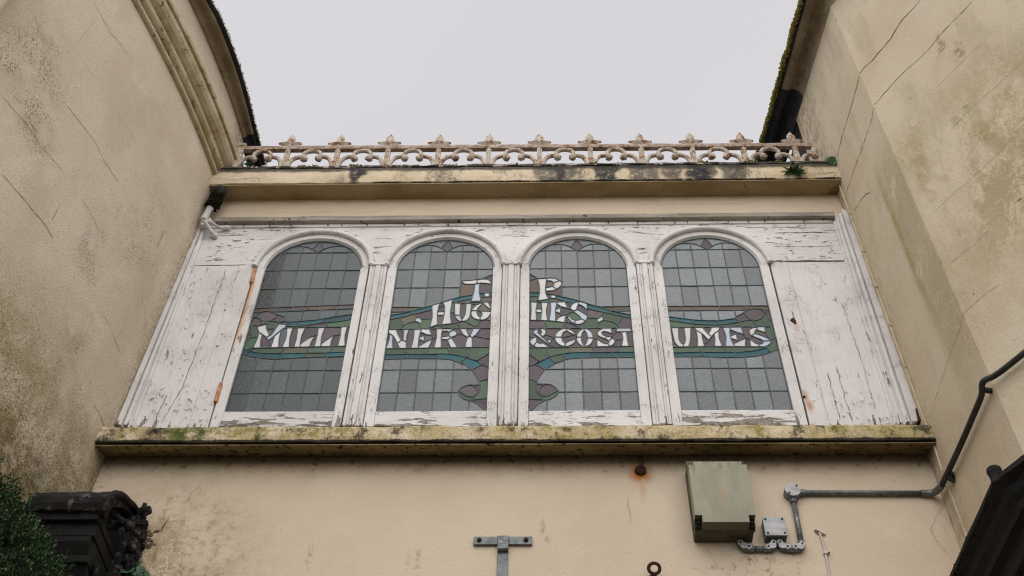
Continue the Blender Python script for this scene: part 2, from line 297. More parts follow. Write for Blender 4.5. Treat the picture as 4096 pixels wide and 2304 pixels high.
MAT['leaf'] = mk_simple('shrub_leaf', (.040, .085, .026), (.016, .040, .013), 14, .5, 0, .1, None, .45, (.15, .23, .09), (.56, .64), 26)  # paler third colour paints highlights onto the leaves
MAT['ivy'] = mk_simple('round_leaf', (.04, .105, .045), (.022, .065, .028), 20, .45, 0, .3, None, .4)
MAT['fern'] = mk_simple('fern_frond', (.03, .065, .015), (.014, .032, .008), 30, .7, 0, .2, None, .2)
MAT['stem'] = mk_simple('dry_stem', (.12, .085, .045), (.07, .05, .03), 20, .8, 0, .2)
MAT['trunk'] = mk_simple('bark', (.06, .045, .03), (.03, .022, .015), 20, .9, 0, .6)
MAT['paving'] = mk_simple('paving', (.13, .12, .10), (.08, .074, .064), 3, .9, 0, .4)
MAT['rubble'] = mk_simple('broken_plaster', (.20, .14, .08), (.08, .055, .03), 18, .95, 0, .9, None, .15, (.03, .022, .012), (.55, .66), 26)
GL = [(.040, .052, .058), (.104, .119, .124), (.132, .146, .151), (.142, .156, .170)]  # light and dark of the rooms behind, put into each window's glass
for i, g_ in enumerate(GL): MAT['C%d' % i] = mk_glass('hammered_clear_glass_%d' % i, g_, .36, .8, .18)
MAT['W'] = mk_glass('opal_glass', (.58, .565, .565), .08, .05, .2); MAT['V'] = mk_glass('bluish_opal_glass', (.44, .48, .56), .10, .05, .2); MAT['CD'] = mk_glass('shadowy_hammered_glass', (.016, .020, .020), .2, 1.4)
MAT['B'] = mk_glass('amber_glass', (.085, .055, .036), .3, .6, .24, .25); MAT['P'] = mk_glass('purple_glass', (.070, .046, .056), .3, .6, .24, .25)
MAT['T'] = mk_glass('teal_glass', (.008, .085, .105), .35, .6, .24, .2); MAT['G'] = mk_glass('green_glass', (.058, .102, .056), .32, .6, .24, .2)
MAT['O'] = mk_glass('olive_glass', (.095, .085, .048), .3, .6, .24, .25); MAT['D'] = mk_glass('deep_green_glass', (.022, .055, .032), .4, .7)
MAT['S'] = mk_glass('slate_glass', (.055, .065, .078), .3, .5); MAT['K'] = mk_glass('plum_glass', (.050, .034, .044), .4, .5)

# ------------------------------------------------------------------ object helpers
class MB:
    def __init__(s): s.v = []; s.f = []
    def add(s, v, f):
        k = len(s.v); s.v += [tuple(q) for q in v]; s.f += [tuple(i + k for i in q) for q in f]; return s
    def box(s, x0, x1, y0, y1, z0, z1, b=0.0):
        if b <= 0:
            v = [(x, y, z) for x in (x0, x1) for y in (y0, y1) for z in (z0, z1)]
            return s.add(v, [(0, 1, 3, 2), (4, 6, 7, 5), (0, 4, 5, 1), (2, 3, 7, 6), (0, 2, 6, 4), (1, 5, 7, 3)])
        bm = bmesh.new(); bmesh.ops.create_cube(bm, size=1)
        for v in bm.verts: v.co = Vector(((x0 + x1) / 2 + v.co.x * (x1 - x0), (y0 + y1) / 2 + v.co.y * (y1 - y0), (z0 + z1) / 2 + v.co.z * (z1 - z0)))
        bmesh.ops.bevel(bm, geom=bm.edges[:], offset=b, segments=2, affect='EDGES', profile=.5)
        return s.bm(bm)
    def bm(s, bm):
        bm.verts.index_update(); s.add([v.co.copy() for v in bm.verts], [[v.index for v in f.verts] for f in bm.faces]); bm.free(); return s
    def tube(s, pts, r, n=10, caps=True, flat=None):
        pts = [Vector(p) for p in pts]; rs = r if isinstance(r, (list, tuple)) else [r] * len(pts)
        vs = []; fs = []; up = None
        for i, p in enumerate(pts):
            d = (pts[min(i + 1, len(pts) - 1)] - pts[max(i - 1, 0)]).normalized()
            if up is None: up = Vector((0, 0, 1)) if abs(d.z) < .9 else Vector((0, 1, 0))
            a = d.cross(up)
            if a.length < 1e-6: a = d.orthogonal()
            a.normalize(); b = a.cross(d).normalized(); up = b
            for k in range(n):
                t = 2 * math.pi * k / n; vs.append(p + a * math.cos(t) * rs[i] + b * math.sin(t) * rs[i])
        for i in range(len(pts) - 1):
            for k in range(n): fs.append((i * n + k, i * n + (k + 1) % n, (i + 1) * n + (k + 1) % n, (i + 1) * n + k))
        if caps: fs.append(tuple(range(n - 1, -1, -1))); fs.append(tuple((len(pts) - 1) * n + k for k in range(n)))
        return s.add(vs, fs)
    def ball(s, c, r, sub=2, jit=0.0, sc=(1, 1, 1), seed=0):
        bm = bmesh.new(); bmesh.ops.create_icosphere(bm, subdivisions=sub, radius=1)
        for v in bm.verts:
            k = 1 + jit * mnoise.noise(v.co * 2.2 + Vector((seed * 3.1, c[0] * 7, c[2] * 5)))
            v.co = Vector((c[0] + v.co.x * r * sc[0] * k, c[1] + v.co.y * r * sc[1] * k, c[2] + v.co.z * r * sc[2] * k))
        return s.bm(bm)
    def prism(s, pts, y0, y1):                                   # polygon in x,z extruded along y
        n = len(pts)
        v = [(x, y0, z) for x, z in pts] + [(x, y1, z) for x, z in pts]
        return s.add(v, [tuple(range(n)), tuple(range(2 * n - 1, n - 1, -1))] + [(i, i + n, (i + 1) % n + n, (i + 1) % n) for i in range(n)])
    def sweep(s, frames, prof, close=False):                     # frames: list of (point, normal); prof: list of (offset, height)
        m = len(prof); vs = []; fs = []
        for p, nn in frames:
            for o, h in prof: vs.append((p[0] + nn[0] * o, p[1] + nn[1] * o, p[2] + h))
        for i in range(len(frames) - 1):
            for k in range(m - 1): fs.append((i * m + k, i * m + k + 1, (i + 1) * m + k + 1, (i + 1) * m + k))
        fs.append(tuple(range(m))); fs.append(tuple((len(frames) - 1) * m + k for k in range(m - 1, -1, -1)))
        return s.add(vs, fs)
    def obj(s, name, mat, parent=None, smooth=False, label=None):
        me = bpy.data.meshes.new(name); off = Vector((0, 0, 0)); q = parent
        while q is not None: off += q.location; q = q.parent
        me.from_pydata([tuple(Vector(v) - off) for v in s.v], [], s.f); me.materials.append(MAT[mat] if isinstance(mat, str) else mat)
        bm = bmesh.new(); bm.from_mesh(me); bmesh.ops.recalc_face_normals(bm, faces=bm.faces[:]); bm.to_mesh(me); bm.free()
        if smooth:
            for p in me.polygons: p.use_smooth = True
        me.update()
        o = bpy.data.objects.new(name, me); COL.objects.link(o)
        if parent is not None: o.parent = parent
        if label: o['label'] = label
        return o
def thing(name, label, cat, loc=(0, 0, 0), group=None):
    o = bpy.data.objects.new(name, None); COL.objects.link(o); o.location = loc; o.empty_display_size = .1
    o['label'] = label; o['category'] = cat
    if group: o['group'] = group
    return o
def arc(c, r, a0, a1, n, y): return [(c[0] + r * math.cos(math.radians(a0 + (a1 - a0) * i / n)), y, c[1] + r * math.sin(math.radians(a0 + (a1 - a0) * i / n))) for i in range(n + 1)]
def smooth_pts(p, n=5):
    p = [Vector(q) for q in p]; out = []
    for i in range(len(p) - 1):
        a, b, c, d = p[max(i - 1, 0)], p[i], p[i + 1], p[min(i + 2, len(p) - 1)]
        for k in range(n):
            t = k / n; out.append(.5 * ((2 * b) + (c - a) * t + (2 * a - 5 * b + 4 * c - d) * t * t + (3 * b - a - 3 * c + d) * t ** 3))
    return out + [p[-1]]
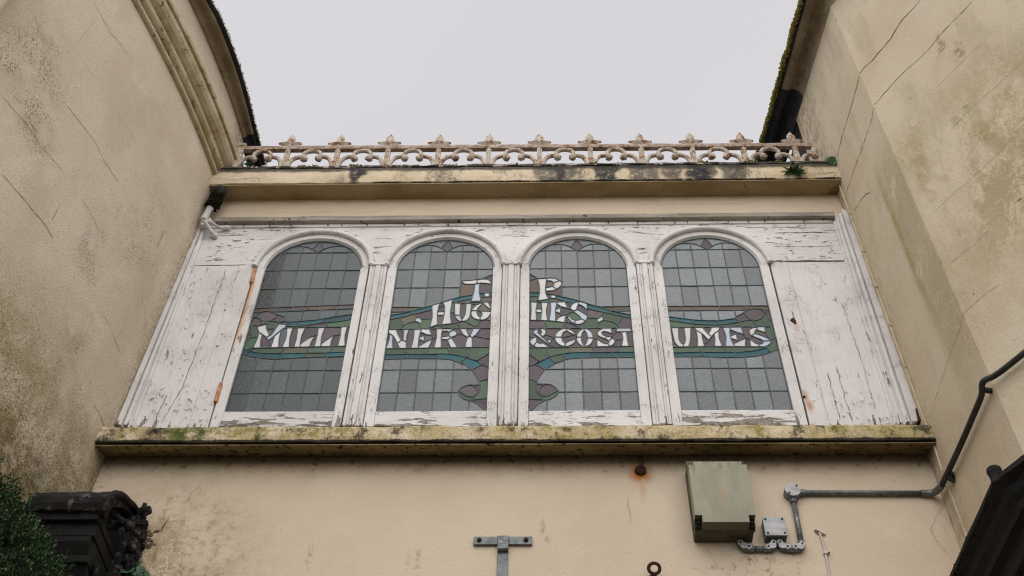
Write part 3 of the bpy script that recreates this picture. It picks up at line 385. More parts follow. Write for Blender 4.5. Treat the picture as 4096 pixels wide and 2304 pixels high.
PANES=[
"""C-307,-1 -205,0 -206,163 -308,162|C-203,-1 -103,0 -104,163 -204,162|C-101,-1 -1,0 -2,163 -102,162|C1,-1 101,0 100,163 0,162|C103,-1 203,0 202,163 102,162|C205,-1 307,0 306,163 204,162|C-307,164 -205,165 -206,347 -308,346|C-203,164 -103,165 -104,347 -204,346|C-101,164 -1,165 -2,347 -102,346|C1,164 101,165 100,347 0,346|C103,164 203,165 202,347 102,346|C205,164 307,165 306,347 204,346|C-307,348 -205,349 -205,457 -237,466 -282,482 -289,479 -288,484 -306,492 -308,491|C-203,348 -103,349 -103,443 -124,444 -158,449 -162,448 -161,444 -164,450 -198,457 -204,456|C-101,348 -1,349 -1,451 -6,452 -53,448 -56,443 -58,447 -99,445 -102,443|C1,348 101,349 101,457 97,458 55,456 54,453 52,456 47,456 3,453 0,451|C103,348 203,349 203,460 201,461 102,457|C205,348 307,349 306,465 204,461|T-130,445 -72,446 -58,449 -65,491 -79,491 -81,489 -82,492 -120,492 -191,495 -163,450|T-56,448 -3,452 -1,454 53,456 68,493 67,495 61,495 -63,491|T-171,451 -166,453 -194,497 -233,504 -257,513 -260,513 -269,502 -284,485 -283,482 -236,466|G56,457 190,462 191,465 181,490 178,497 99,496 89,495 88,492 86,495 69,495|T193,462 202,462 203,464 205,462 217,462 306,465 307,498 293,498 212,498 208,494 206,497 181,497 180,493|T-288,484 -283,486 -261,512 -263,514 -277,521 -280,519 -281,523 -288,526 -305,535 -308,534 -308,493|G-106,492 -79,493 -58,539 -59,542 -198,540 -204,539 -205,536 -207,539 -232,539 -253,538 -270,533 -278,522 -266,516 -259,514 -255,519 -258,514 -255,512 -201,498 -197,498 -195,501 -193,497 -185,496|O-78,492 -66,492 -65,494 -63,492 -28,492 68,495 70,501 71,496 85,496 74,530 69,545 30,545 29,541 27,544 -56,543 -79,494|D87,496 208,498 224,548 206,549 152,548 151,545 149,546 72,546 71,542|G210,498 306,500 307,550 297,551 296,549 295,546 294,551 250,550 249,543 247,550 225,549|G-280,522 -274,529 -276,532 -273,532 -269,538 -269,535 -266,534 -252,538 -250,541 -240,613 -239,637 -244,638 -256,634 -289,624 -292,609 -308,571 -308,537|W-249,539 -206,541 -216,607 -214,659 -222,665 -238,677 -242,673 -239,641 -237,639 -239,638 -239,617 -250,544|P-205,540 -145,542 -145,553 -161,589 -166,599 -170,600 -169,604 -177,618 -185,626 -202,648 -211,657 -214,656 -215,603|W-144,541 -99,543 -109,622 -107,692 -106,697 -109,697 -140,650 -144,568 -144,550 -142,546|S-97,542 -83,542 -80,545 -70,616 -70,649 -77,709 -79,715 -85,715 -90,714 -90,710 -93,713 -106,700 -109,650 -108,617|W-79,543 -35,544 -45,616 -46,652 -42,713 -43,717 -75,716 -77,714 -70,656 -69,621|P-33,544 -9,545 -6,633 -14,716 -18,718 -40,717 -42,715 -45,623 -40,578|W-8,544 28,546 26,568 23,568 25,571 23,644 33,719 -14,717 -6,642|W29,545 85,546 88,590 102,642 101,645 67,624 42,594 26,572|B86,546 112,548 112,612 115,645 113,650 111,651 103,646 94,615 88,585|W113,546 150,549 149,565 146,570 148,575 144,610 144,648 152,720 111,719 114,663 115,654 117,653 115,651 112,598|W152,548 208,550 206,601 217,639 215,641 197,629 180,612 148,573|P210,550 224,550 225,553 227,550 249,551 253,612 253,655 230,649 218,643 208,609 206,594 208,554|W250,551 290,551 294,553 282,646 284,692 288,719 287,722 249,721 254,658 257,657 254,655|P296,552 307,553 307,722 294,723 288,722 283,672 283,642|K-146,557 -144,558 -141,644 -144,644 -150,632 -168,602|P27,576 64,623 82,636 102,646 104,652 107,649 114,653 111,714 109,719 58,720 35,718 37,713 33,713 23,638 24,592|P149,576 184,618 203,635 216,642 219,649 224,646 253,657 249,721 153,720 144,638 146,592|K-307,577 -301,587 -290,618 -290,623 -293,625 -288,626 -285,662 -287,664 -308,655|W-169,605 -140,650 -140,657 -135,658 -118,686 -106,700 -106,706 -103,704 -93,713 -94,715 -90,716 -91,731 -88,732 -88,738 -84,738 -78,750 -95,748 -128,752 -134,750 -146,713 -143,709 -148,706 -162,659 -168,652 -167,649 -170,650 -188,634|D-286,626 -240,640 -242,677 -248,683 -245,687 -258,723 -263,730 -264,737 -278,739 -290,747 -296,762 -299,762 -297,742 -288,717 -285,667 -282,666 -285,664|W-190,635 -169,652 -201,707 -200,711 -204,721 -204,742 -197,773 -234,771 -241,751 -237,750 -224,757 -203,764 -210,747 -257,732 -260,727 -242,681 -217,662 -213,665 -214,660 -200,648|K-169,653 -165,656 -159,668 -148,708 -176,708 -197,707 -198,705|B-307,657 -285,666 -287,707 -298,744 -302,790 -300,803 -308,801|D-198,707 -147,710 -135,752 -132,759 -129,760 -146,770 -171,780 -190,778 -189,774 -196,773 -204,735 -203,720|G-86,716 -80,716 -79,721 -77,716 -43,717 -42,724 -40,717 -16,718 -15,722 -13,718 32,720 33,724 30,732 28,736 22,736 14,734 1,735 2,730 -2,735 -87,731 -89,719 -85,720|P36,720 165,721 166,724 155,759 154,763 134,761 133,759 124,759 33,738 29,735 32,726 35,726|G168,721 247,722 248,728 250,723 287,723 288,729 290,723 306,723 307,789 305,790 212,769 156,764 155,760|C-260,731 -210,748 -204,762 -207,764 -246,746 -254,740 -262,738 -263,735|T-85,732 -4,735 -3,738 -18,762 -24,773 -65,770 -74,756 -71,752 -78,748 -86,735|T-1,735 30,737 131,760 130,795 111,792 100,789 99,784 97,788 92,788 42,780 -21,774 -21,768|O-274,738 -262,738 -246,746 -237,760 -235,769 -238,771 -237,775 -240,778 -254,787 -269,803 -279,809 -287,806 -293,808 -301,798 -300,774 -295,758 -288,746|T-105,750 -77,752 -67,768 -68,770 -97,774 -104,777 -132,755 -131,752|T133,761 150,763 153,767 158,764 214,770 305,790 307,792 306,836 206,817 132,796|P-131,762 -120,764 -108,780 -105,792 -107,814 -111,819 -122,825 -162,839 -167,839 -163,830 -163,816 -166,806 -175,790 -184,780 -159,777|C-70,770 -66,770 -63,776 -63,770 -55,770 -2,777 -3,872 -27,871 -106,866 -97,776|C-235,772 -224,772 -219,775 -234,780 -258,805 -263,807 -272,811 -275,808 -265,802 -251,786 -238,778|K-214,775 -197,776 -195,782 -193,778 -190,778 -178,788 -166,808 -163,819 -164,830 -167,838 -172,842 -171,844 -193,860 -202,862 -205,866 -216,868 -239,868 -255,864 -259,860 -257,857 -263,859 -270,854 -282,835 -290,811 -269,811 -261,808 -235,783 -227,778|C-1,777 69,784 98,790 99,876 97,878 -2,872|C-107,778 -103,778 -98,782 -107,866 -181,863 -190,863 -191,860 -181,855 -168,841 -122,826 -108,817 -104,805|C100,790 199,815 201,817 200,884 101,878 99,850|K-307,803 -291,810 -282,837 -267,857 -269,859 -308,859|C202,816 306,837 306,889 202,884|B-272,859 -263,859 -252,866 -226,871 -208,868 -198,863 -162,865 -166,903 -190,903 -307,898 -308,862 -304,860|P-159,865 -109,867 -108,868 -72,868 -73,908 -77,909 -101,908 -102,906 -164,905 -165,897|P-70,870 -4,873 -3,881 -1,873 15,874 25,910 24,914 20,914 1,913 0,911 -72,909|B18,874 93,878 99,880 99,886 101,879 181,883 182,890 178,912 176,921 27,914 18,882|P184,883 306,890 307,926 301,927 179,921 178,916|C-307,898 -205,904 -206,1083 -308,1082|C-203,903 -103,909 -104,1082 -204,1082|C-101,908 -1,914 -2,1082 -102,1082|C1,913 25,914 26,917 29,914 101,919 101,1081 100,1083 0,1082|C103,918 203,924 203,1082 102,1082|C205,923 307,929 306,1083 204,1082|C-307,1083 -205,1084 -206,1263 -307,1262|C-203,1083 -103,1084 -104,1263 -204,1262|C-101,1083 -1,1084 -2,1263 -102,1262|C1,1083 101,1084 100,1263 0,1262|C103,1083 203,1084 202,1263 102,1262|C205,1083 307,1084 306,1263 204,1262|C-306,1263 -205,1264 -206,1445 -243,1445 -268,1408 -285,1374 -297,1339 -306,1292|C-203,1263 -103,1264 -104,1445 -204,1444|C-101,1263 -1,1264 -2,1445 -102,1444|C1,1263 101,1264 100,1445 0,1444|C103,1263 203,1264 202,1445 102,1444|C205,1263 307,1264 303,1309 296,1340 284,1375 268,1407 243,1445 204,1444|C-241,1445 -205,1446 -206,1481 -213,1479 -229,1463 -240,1450|C-203,1445 -104,1445 -103,1512 -106,1513 -117,1514 -152,1513 -171,1507 -189,1496 -204,1484|C-101,1445 -4,1445 -2,1449 -38,1480 -41,1480 -41,1484 -63,1498 -79,1507 -101,1513|C3,1445 100,1445 101,1511 98,1512 79,1507 54,1494 6,1454 1,1449|C103,1445 202,1445 203,1484 185,1498 164,1510 151,1513 135,1514 103,1513|C205,1445 241,1446 224,1466 212,1479 204,1481|P-2,1450 3,1450 38,1482 1,1564 -4,1562 -39,1484|C-41,1484 -38,1486 -8,1552 -4,1561 -5,1564 -35,1562 -70,1557 -104,1546 -136,1533 -180,1507 -187,1501 -186,1498 -166,1510 -150,1514 -102,1514 -63,1500|C39,1484 66,1502 101,1514 150,1514 170,1508 184,1500 185,1502 182,1505 163,1518 134,1533 106,1546 65,1558 24,1564 4,1564 5,1557""",
"""C-307,-1 -205,0 -206,163 -308,162|C-203,-1 -103,0 -104,163 -204,162|C-101,-1 -1,0 -2,163 -102,162|C1,-1 101,0 100,163 0,162|C103,-1 203,0 203,102 176,111 161,122 144,146 141,163 102,162|C205,-1 304,0 287,30 263,62 237,86 206,103 204,102|P305,0 307,1 307,116 302,117 245,108 241,106 243,102 239,107 231,105 211,103 210,101 243,83 262,66 288,30|G210,103 238,108 226,127 223,130 203,130 187,136 163,160 157,163 143,173 142,165 144,163 142,160 145,146 158,126 182,109 194,105 200,107|G240,107 307,119 307,271 303,272 286,264 253,251 259,223 265,222 260,220 257,178 249,158 249,152 245,151 235,137 224,131|K208,130 226,132 239,143 249,158 248,174 237,201 224,215 209,222 191,222 187,220 175,216 155,200 146,187 143,175 167,158 183,140 193,134|P250,163 255,172 258,187 259,220 226,222 217,222 216,220 227,214 238,201 248,177|C-307,164 -205,165 -206,347 -308,346|C-203,164 -103,165 -104,347 -204,346|C-101,164 -1,165 -2,347 -102,346|C1,164 101,165 100,347 0,346|C103,164 141,164 142,174 139,177 141,182 145,183 150,196 162,208 179,219 193,223 259,223 257,237 244,278 228,312 206,347 201,344 199,347 102,346|P253,252 307,274 307,365 266,387 263,385 207,348 234,304|C-307,348 -206,348 -206,442 -307,439|C-203,348 -103,349 -103,442 -111,443 -170,443 -171,436 -173,443 -204,441|C-101,348 -2,348 -1,441 -3,442 -101,443|C1,348 100,348 101,423 87,429 54,439 1,441|C103,348 204,349 167,391 148,408 145,407 142,399 159,382 146,395 140,397 140,400 133,406 105,422 102,421|T206,349 264,388 237,418 233,420 229,417 231,421 225,425 194,438 185,443 182,443 180,439 180,445 168,449 147,410 187,372|P304,367 307,368 307,486 302,485 246,431 236,421 247,415 269,397 268,395 245,414 244,412 252,404 256,396 265,388 270,389 267,388 269,385|T140,400 146,408 143,413 148,412 167,449 166,451 102,474 84,478 77,478 75,474 74,479 42,481 6,480 9,442 50,440 78,434 115,418|G232,423 236,423 307,490 306,535 253,535 206,534 205,530 203,534 193,532 182,446|T-307,440 -205,444 -173,443 -171,445 -170,461 -171,479 -307,478|T-19,442 7,443 4,481 -143,480 -169,479 -170,443 -102,445 -96,443|G178,447 182,450 192,534 162,534 161,528 159,533 120,533 120,529 117,533 80,533 79,530 79,529 77,532 60,530 75,479 105,474 160,454 169,454 172,457 169,452|G-307,479 -173,480 -172,482 -189,522 -192,529 -224,529 -224,525 -227,529 -261,528 -262,524 -264,528 -307,528|G-168,480 -72,481 -49,530 -77,530 -156,530 -157,525 -159,530 -189,529 -190,525 -177,494 -172,482 -169,482|G66,480 72,480 73,484 58,532 24,532 23,527 21,532 -47,530 -51,524 -70,484 -69,481 6,482|W-307,528 -263,530 -271,587 -273,636 -274,640 -280,645 -291,655 -297,656 -293,629 -293,602 -308,532|P-262,529 -227,530 -245,582 -259,614 -269,633 -273,634 -270,583|W-225,529 -185,530 -190,589 -206,596 -209,594 -211,593 -211,597 -214,599 -217,599 -218,594 -221,599 -241,573|P-183,530 -157,530 -150,620 -150,663 -154,698 -161,698 -182,697 -188,663 -190,599 -189,591 -185,589 -189,588 -189,578|W-156,530 -115,532 -116,544 -120,544 -116,548 -117,610 -119,610 -117,613 -117,624 -119,626 -117,626 -110,695 -111,700 -154,698 -149,659 -149,629|W-114,530 -56,530 -36,604 -37,607 -71,588 -111,552 -115,548|P-54,530 -47,534 -45,532 -22,533 -15,617 -18,618 -34,610 -32,604 -35,606 -37,602|W-21,532 22,533 14,603 14,626 11,628 14,630 16,670 13,672 16,673 18,699 -18,699 -14,661 -15,623 -8,623 -15,620|P23,532 76,534 63,566 56,591 54,597 45,604 16,603|W78,533 113,533 116,535 99,576 80,612 74,622 52,602 59,587 64,565|P118,534 160,535 162,578 168,610 168,618 164,620 167,623 158,634 152,637 145,646 125,651 109,654 105,642 99,636 77,623 81,618 79,616 98,580|W162,534 204,536 200,585 201,616 195,622 185,629 182,626 181,630 168,622 168,605 162,574|P206,535 307,537 307,606 277,615 212,633 206,629 202,620 202,616 206,612 201,613 200,599 204,538|P-307,543 -305,544 -296,586 -293,614 -295,641 -298,657 -302,661 -300,663 -302,673 -305,682 -308,682|P-114,550 -82,578 -83,586 -98,596 -115,609 -117,607 -116,556|W-242,575 -237,578 -222,598 -221,603 -246,651 -260,695 -288,695 -308,694 -299,661 -281,649 -276,643 -273,645 -273,639 -256,610|S-78,583 -60,597 -35,610 -43,638 -50,642 -71,649 -76,649 -86,643 -83,590|W-85,588 -83,589 -83,596 -87,641 -89,642 -105,632 -117,626 -117,610|W-193,591 -190,592 -190,649 -183,697 -204,697 -215,696 -211,605 -209,597|P-215,599 -211,600 -211,613 -216,696 -253,696 -258,696 -259,692 -248,658 -221,603|W49,602 54,604 74,624 56,639 45,634 16,629 15,607 17,605 44,605|P304,607 307,607 307,700 246,701 237,679 222,645 212,634|P-32,612 -15,621 -15,667 -18,698 -20,700 -46,700 -58,700 -59,698 -45,644 -43,640 -40,640 -43,638 -41,630 -36,615 -33,615|W199,618 202,618 204,628 209,632 208,634 211,634 221,645 245,699 244,701 229,701 216,701 215,699 213,701 202,701 200,698 184,635|W168,623 183,634 168,664 159,699 157,701 133,701 133,695 130,701 120,700 133,669 144,647 153,645 149,643 150,640 162,632|W75,624 96,635 104,642 108,651 108,654 105,655 108,657 107,662 102,672 88,690 57,669 61,659 57,639 68,629 73,629|P-116,628 -77,649 -78,652 -89,658 -110,670 -113,669|B16,629 46,634 57,642 60,649 60,660 53,672 46,678 37,678 16,671|S182,637 186,641 200,700 177,701 160,701 159,698 170,661|W-50,642 -46,642 -45,645 -60,700 -62,698 -64,700 -106,700 -107,698 -110,697 -112,671 -76,651 -70,652 -69,648|P136,648 141,648 142,651 129,676 120,700 85,700 84,697 87,694 95,695 90,689 102,674 108,656|W56,670 88,692 83,695 54,700 39,700 31,700 31,697 28,700 19,699 17,674 43,679 50,677|G-307,695 -262,696 -261,699 -259,697 -240,697 -237,700 -219,730 -237,783 -245,802 -308,784|G-237,697 -221,697 -217,698 -216,701 -214,698 -183,698 -182,703 -180,699 -156,699 -155,703 -153,699 -111,700 -109,705 -118,739 -122,746 -131,758 -148,766 -156,767 -172,763 -196,751 -216,734 -217,728 -220,728 -227,718 -238,699|G-107,700 -68,700 -67,703 -62,705 -54,792 -72,791 -117,785 -119,752 -123,753 -124,751 -117,738|G-58,700 -20,701 -19,704 -17,701 18,702 19,710 9,720 -3,729 -21,730 -57,708 -60,705|G28,701 117,701 118,704 120,701 128,701 129,704 102,751 98,753 90,750 70,745 69,741 65,744 10,734 -12,735 -12,731 -1,729 7,724|O131,701 156,701 157,705 159,701 215,703 219,715 174,745 159,760 156,759 154,763 148,764 132,764 102,753|P217,702 245,702 246,704 248,702 306,702 307,766 295,771 273,782 257,775 241,775 220,717 221,714 216,705|W-60,708 -39,725 -24,729 -14,735 -21,821 -23,822 -23,856 -19,892 -21,896 -18,903 -17,933 -61,912 -52,815 -52,793|G217,717 221,719 239,774 212,784 195,798 186,815 182,836 180,837 175,798 171,787 161,774 158,761 183,739|O-218,732 -205,746 -187,757 -165,766 -150,767 -148,770 -146,803 -154,837 -158,838 -169,833 -172,830 -175,832 -243,802|O-3,735 9,736 19,812 18,821 1,821 -21,820 -14,740 -12,736|W11,735 68,746 60,801 58,833 57,838 54,839 57,841 59,940 61,941 63,971 61,972 50,966 4,944 14,915 21,917 15,913 15,910 19,893 20,859 24,857 20,856 20,823 26,822 21,821 19,818 18,794 10,742|P69,745 124,762 108,771 97,785 86,812 85,822 81,823 84,828 80,848 58,840 62,789|W-121,753 -119,754 -116,782 -143,798 -147,787 -148,767|W124,764 131,764 130,787 122,799 117,819 92,823 86,823 85,820 97,787 112,769|W132,764 142,764 156,771 166,780 174,796 180,847 180,860 175,862 180,863 181,926 148,929 149,868 147,840 138,800 130,789|C305,767 307,768 307,832 304,832 296,812 288,798 274,782|W242,775 254,775 269,780 268,784 273,783 277,786 291,805 306,836 307,848 304,851 300,850 300,854 290,856 235,857 244,849 250,838 250,825 247,815 243,808 239,806|W234,776 239,777 239,803 238,807 229,812 223,824 218,842 217,860 188,860 183,859 182,836 186,817 192,804 209,787|T-307,786 -238,805 -245,832 -247,839 -252,840 -306,823 -308,821|P-121,786 -53,795 -57,872 -79,866 -154,839 -146,801|P131,791 137,799 145,828 148,860 148,920 146,930 125,932 115,932 115,835 122,801 127,792 130,796|T-236,806 -174,833 -185,860 -189,856 -199,856 -247,840|G240,808 247,817 250,836 239,853 232,859 225,859 227,862 224,862 218,860 218,844 221,832 229,815 237,809 239,816|W109,821 116,822 114,842 115,932 85,937 78,937 77,935 81,851 90,852 82,848 84,826 87,823|W-20,822 18,822 20,833 20,856 18,857 -20,855 -22,847|C-307,823 -251,840 -248,843 -244,842 -213,851 -207,853 -207,855 -307,856|T-173,833 -59,873 -61,910 -67,910 -183,860 -183,856|G58,841 81,849 76,935 75,938 64,939 61,937 60,932 57,882|O302,853 307,857 306,868 282,889 251,934 248,936 245,933 245,924 249,925 245,920 246,916 246,913 244,917 242,916 228,897 220,879 218,866 236,859 282,857|P-20,855 20,859 18,897 15,908 15,911 12,912 -19,895|B-307,856 -195,857 -112,891 -107,894 -112,896 -307,899|P182,862 193,892 214,917 207,921 193,926 182,926|W185,862 209,862 218,867 220,881 227,897 245,920 243,937 221,923 218,920 219,917 216,918 200,901 189,882|W302,873 304,876 294,913 282,942 252,941 248,938 268,913 283,889|G305,874 307,875 307,944 287,943 284,943 283,940 293,918|C-101,896 -64,911 -62,918 -58,914 -16,935 -15,942 -12,937 -1,943 -1,1075 -2,1083 -102,1082|C-166,897 -103,898 -103,1082 -141,1083 -204,1082 -204,899|C-228,898 -205,899 -205,1082 -285,1083 -308,1082 -308,901|T-17,898 14,914 6,937 2,944 -15,935|O213,919 219,921 242,939 175,941 181,970 180,975 125,957 78,943 78,938 135,931 146,931 148,935 149,930 182,929|T62,940 69,940 110,952 181,976 187,1011 180,1011 110,992 105,989 105,982 102,989 65,974 63,972|C222,940 239,941 238,951 195,950 178,950 177,941|O246,941 250,944 252,944 252,941 259,941 305,945 307,947 307,991 289,991 289,985 287,992 233,989 239,952|C4,946 61,972 63,980 66,974 104,990 106,1082 102,1082 102,1046 100,1083 0,1082 0,952|W179,950 238,952 232,989 228,990 231,992 231,997 227,1024 224,1025 226,1027 224,1114 223,1125 210,1123 209,1119 205,1121 193,1115 193,1062 189,1021 189,1014 192,1013 188,1012 183,984 183,979 186,977 182,976 178,956|B106,991 188,1014 192,1052 193,1114 167,1113 143,1114 132,1117 122,1124 110,1139 108,1138|T233,991 259,992 258,1026 253,1027 227,1025|W261,992 288,993 286,1029 259,1027|T290,992 307,994 307,1030 305,1030 288,1029 288,998|P228,1026 257,1028 258,1034 260,1028 307,1032 307,1113 300,1115 246,1124 224,1124 224,1058 226,1029|C-307,1083 -205,1084 -206,1263 -307,1262|C-203,1083 -103,1084 -104,1263 -204,1262|C-101,1083 -1,1084 -2,1263 -102,1262|C1,1083 101,1084 100,1263 0,1262|C103,1083 106,1084 107,1093 108,1142 106,1145 102,1145|W169,1113 189,1115 193,1117 193,1122 196,1117 208,1123 205,1155 203,1158 194,1158 159,1152 113,1147 109,1146 108,1142 123,1124 134,1117|W299,1115 303,1115 304,1118 295,1135 286,1149 275,1160 260,1165 211,1160 205,1158 209,1123 225,1126|P305,1117 307,1118 307,1204 283,1199 263,1181 264,1178 255,1173 249,1174 224,1164 263,1165 275,1161 288,1148|C103,1147 146,1150 203,1160 203,1262 102,1262|C205,1160 256,1176 281,1199 307,1207 306,1263 204,1262|C-306,1263 -205,1264 -206,1445 -243,1445 -268,1408 -285,1374 -297,1339 -306,1292|C-203,1263 -103,1264 -104,1445 -204,1444|C-101,1263 -1,1264 -2,1445 -102,1444|C1,1263 101,1264 100,1445 0,1444|C103,1263 203,1264 202,1445 102,1444|C205,1263 307,1264 303,1309 296,1340 284,1375 268,1407 243,1445 204,1444|C-241,1445 -205,1446 -206,1481 -213,1479 -229,1463 -240,1450|C-203,1445 -104,1445 -103,1512 -106,1513 -117,1514 -152,1513 -171,1507 -189,1496 -204,1484|C-101,1445 -4,1445 -2,1449 -38,1480 -41,1480 -41,1484 -63,1498 -79,1507 -101,1513|C3,1445 100,1445 101,1511 98,1512 79,1507 54,1494 6,1454 1,1449|C103,1445 202,1445 203,1484 185,1498 164,1510 151,1513 135,1514 103,1513|C205,1445 241,1446 224,1466 212,1479 204,1481|P-2,1450 3,1450 38,1482 1,1564 -4,1562 -39,1484|C-41,1484 -38,1486 -8,1552 -4,1561 -5,1564 -35,1562 -70,1557 -104,1546 -136,1533 -180,1507 -187,1501 -186,1498 -166,1510 -150,1514 -102,1514 -63,1500|C39,1484 66,1502 101,1514 150,1514 170,1508 184,1500 185,1502 182,1505 163,1518 134,1533 106,1546 65,1558 24,1564 4,1564 5,1557""",
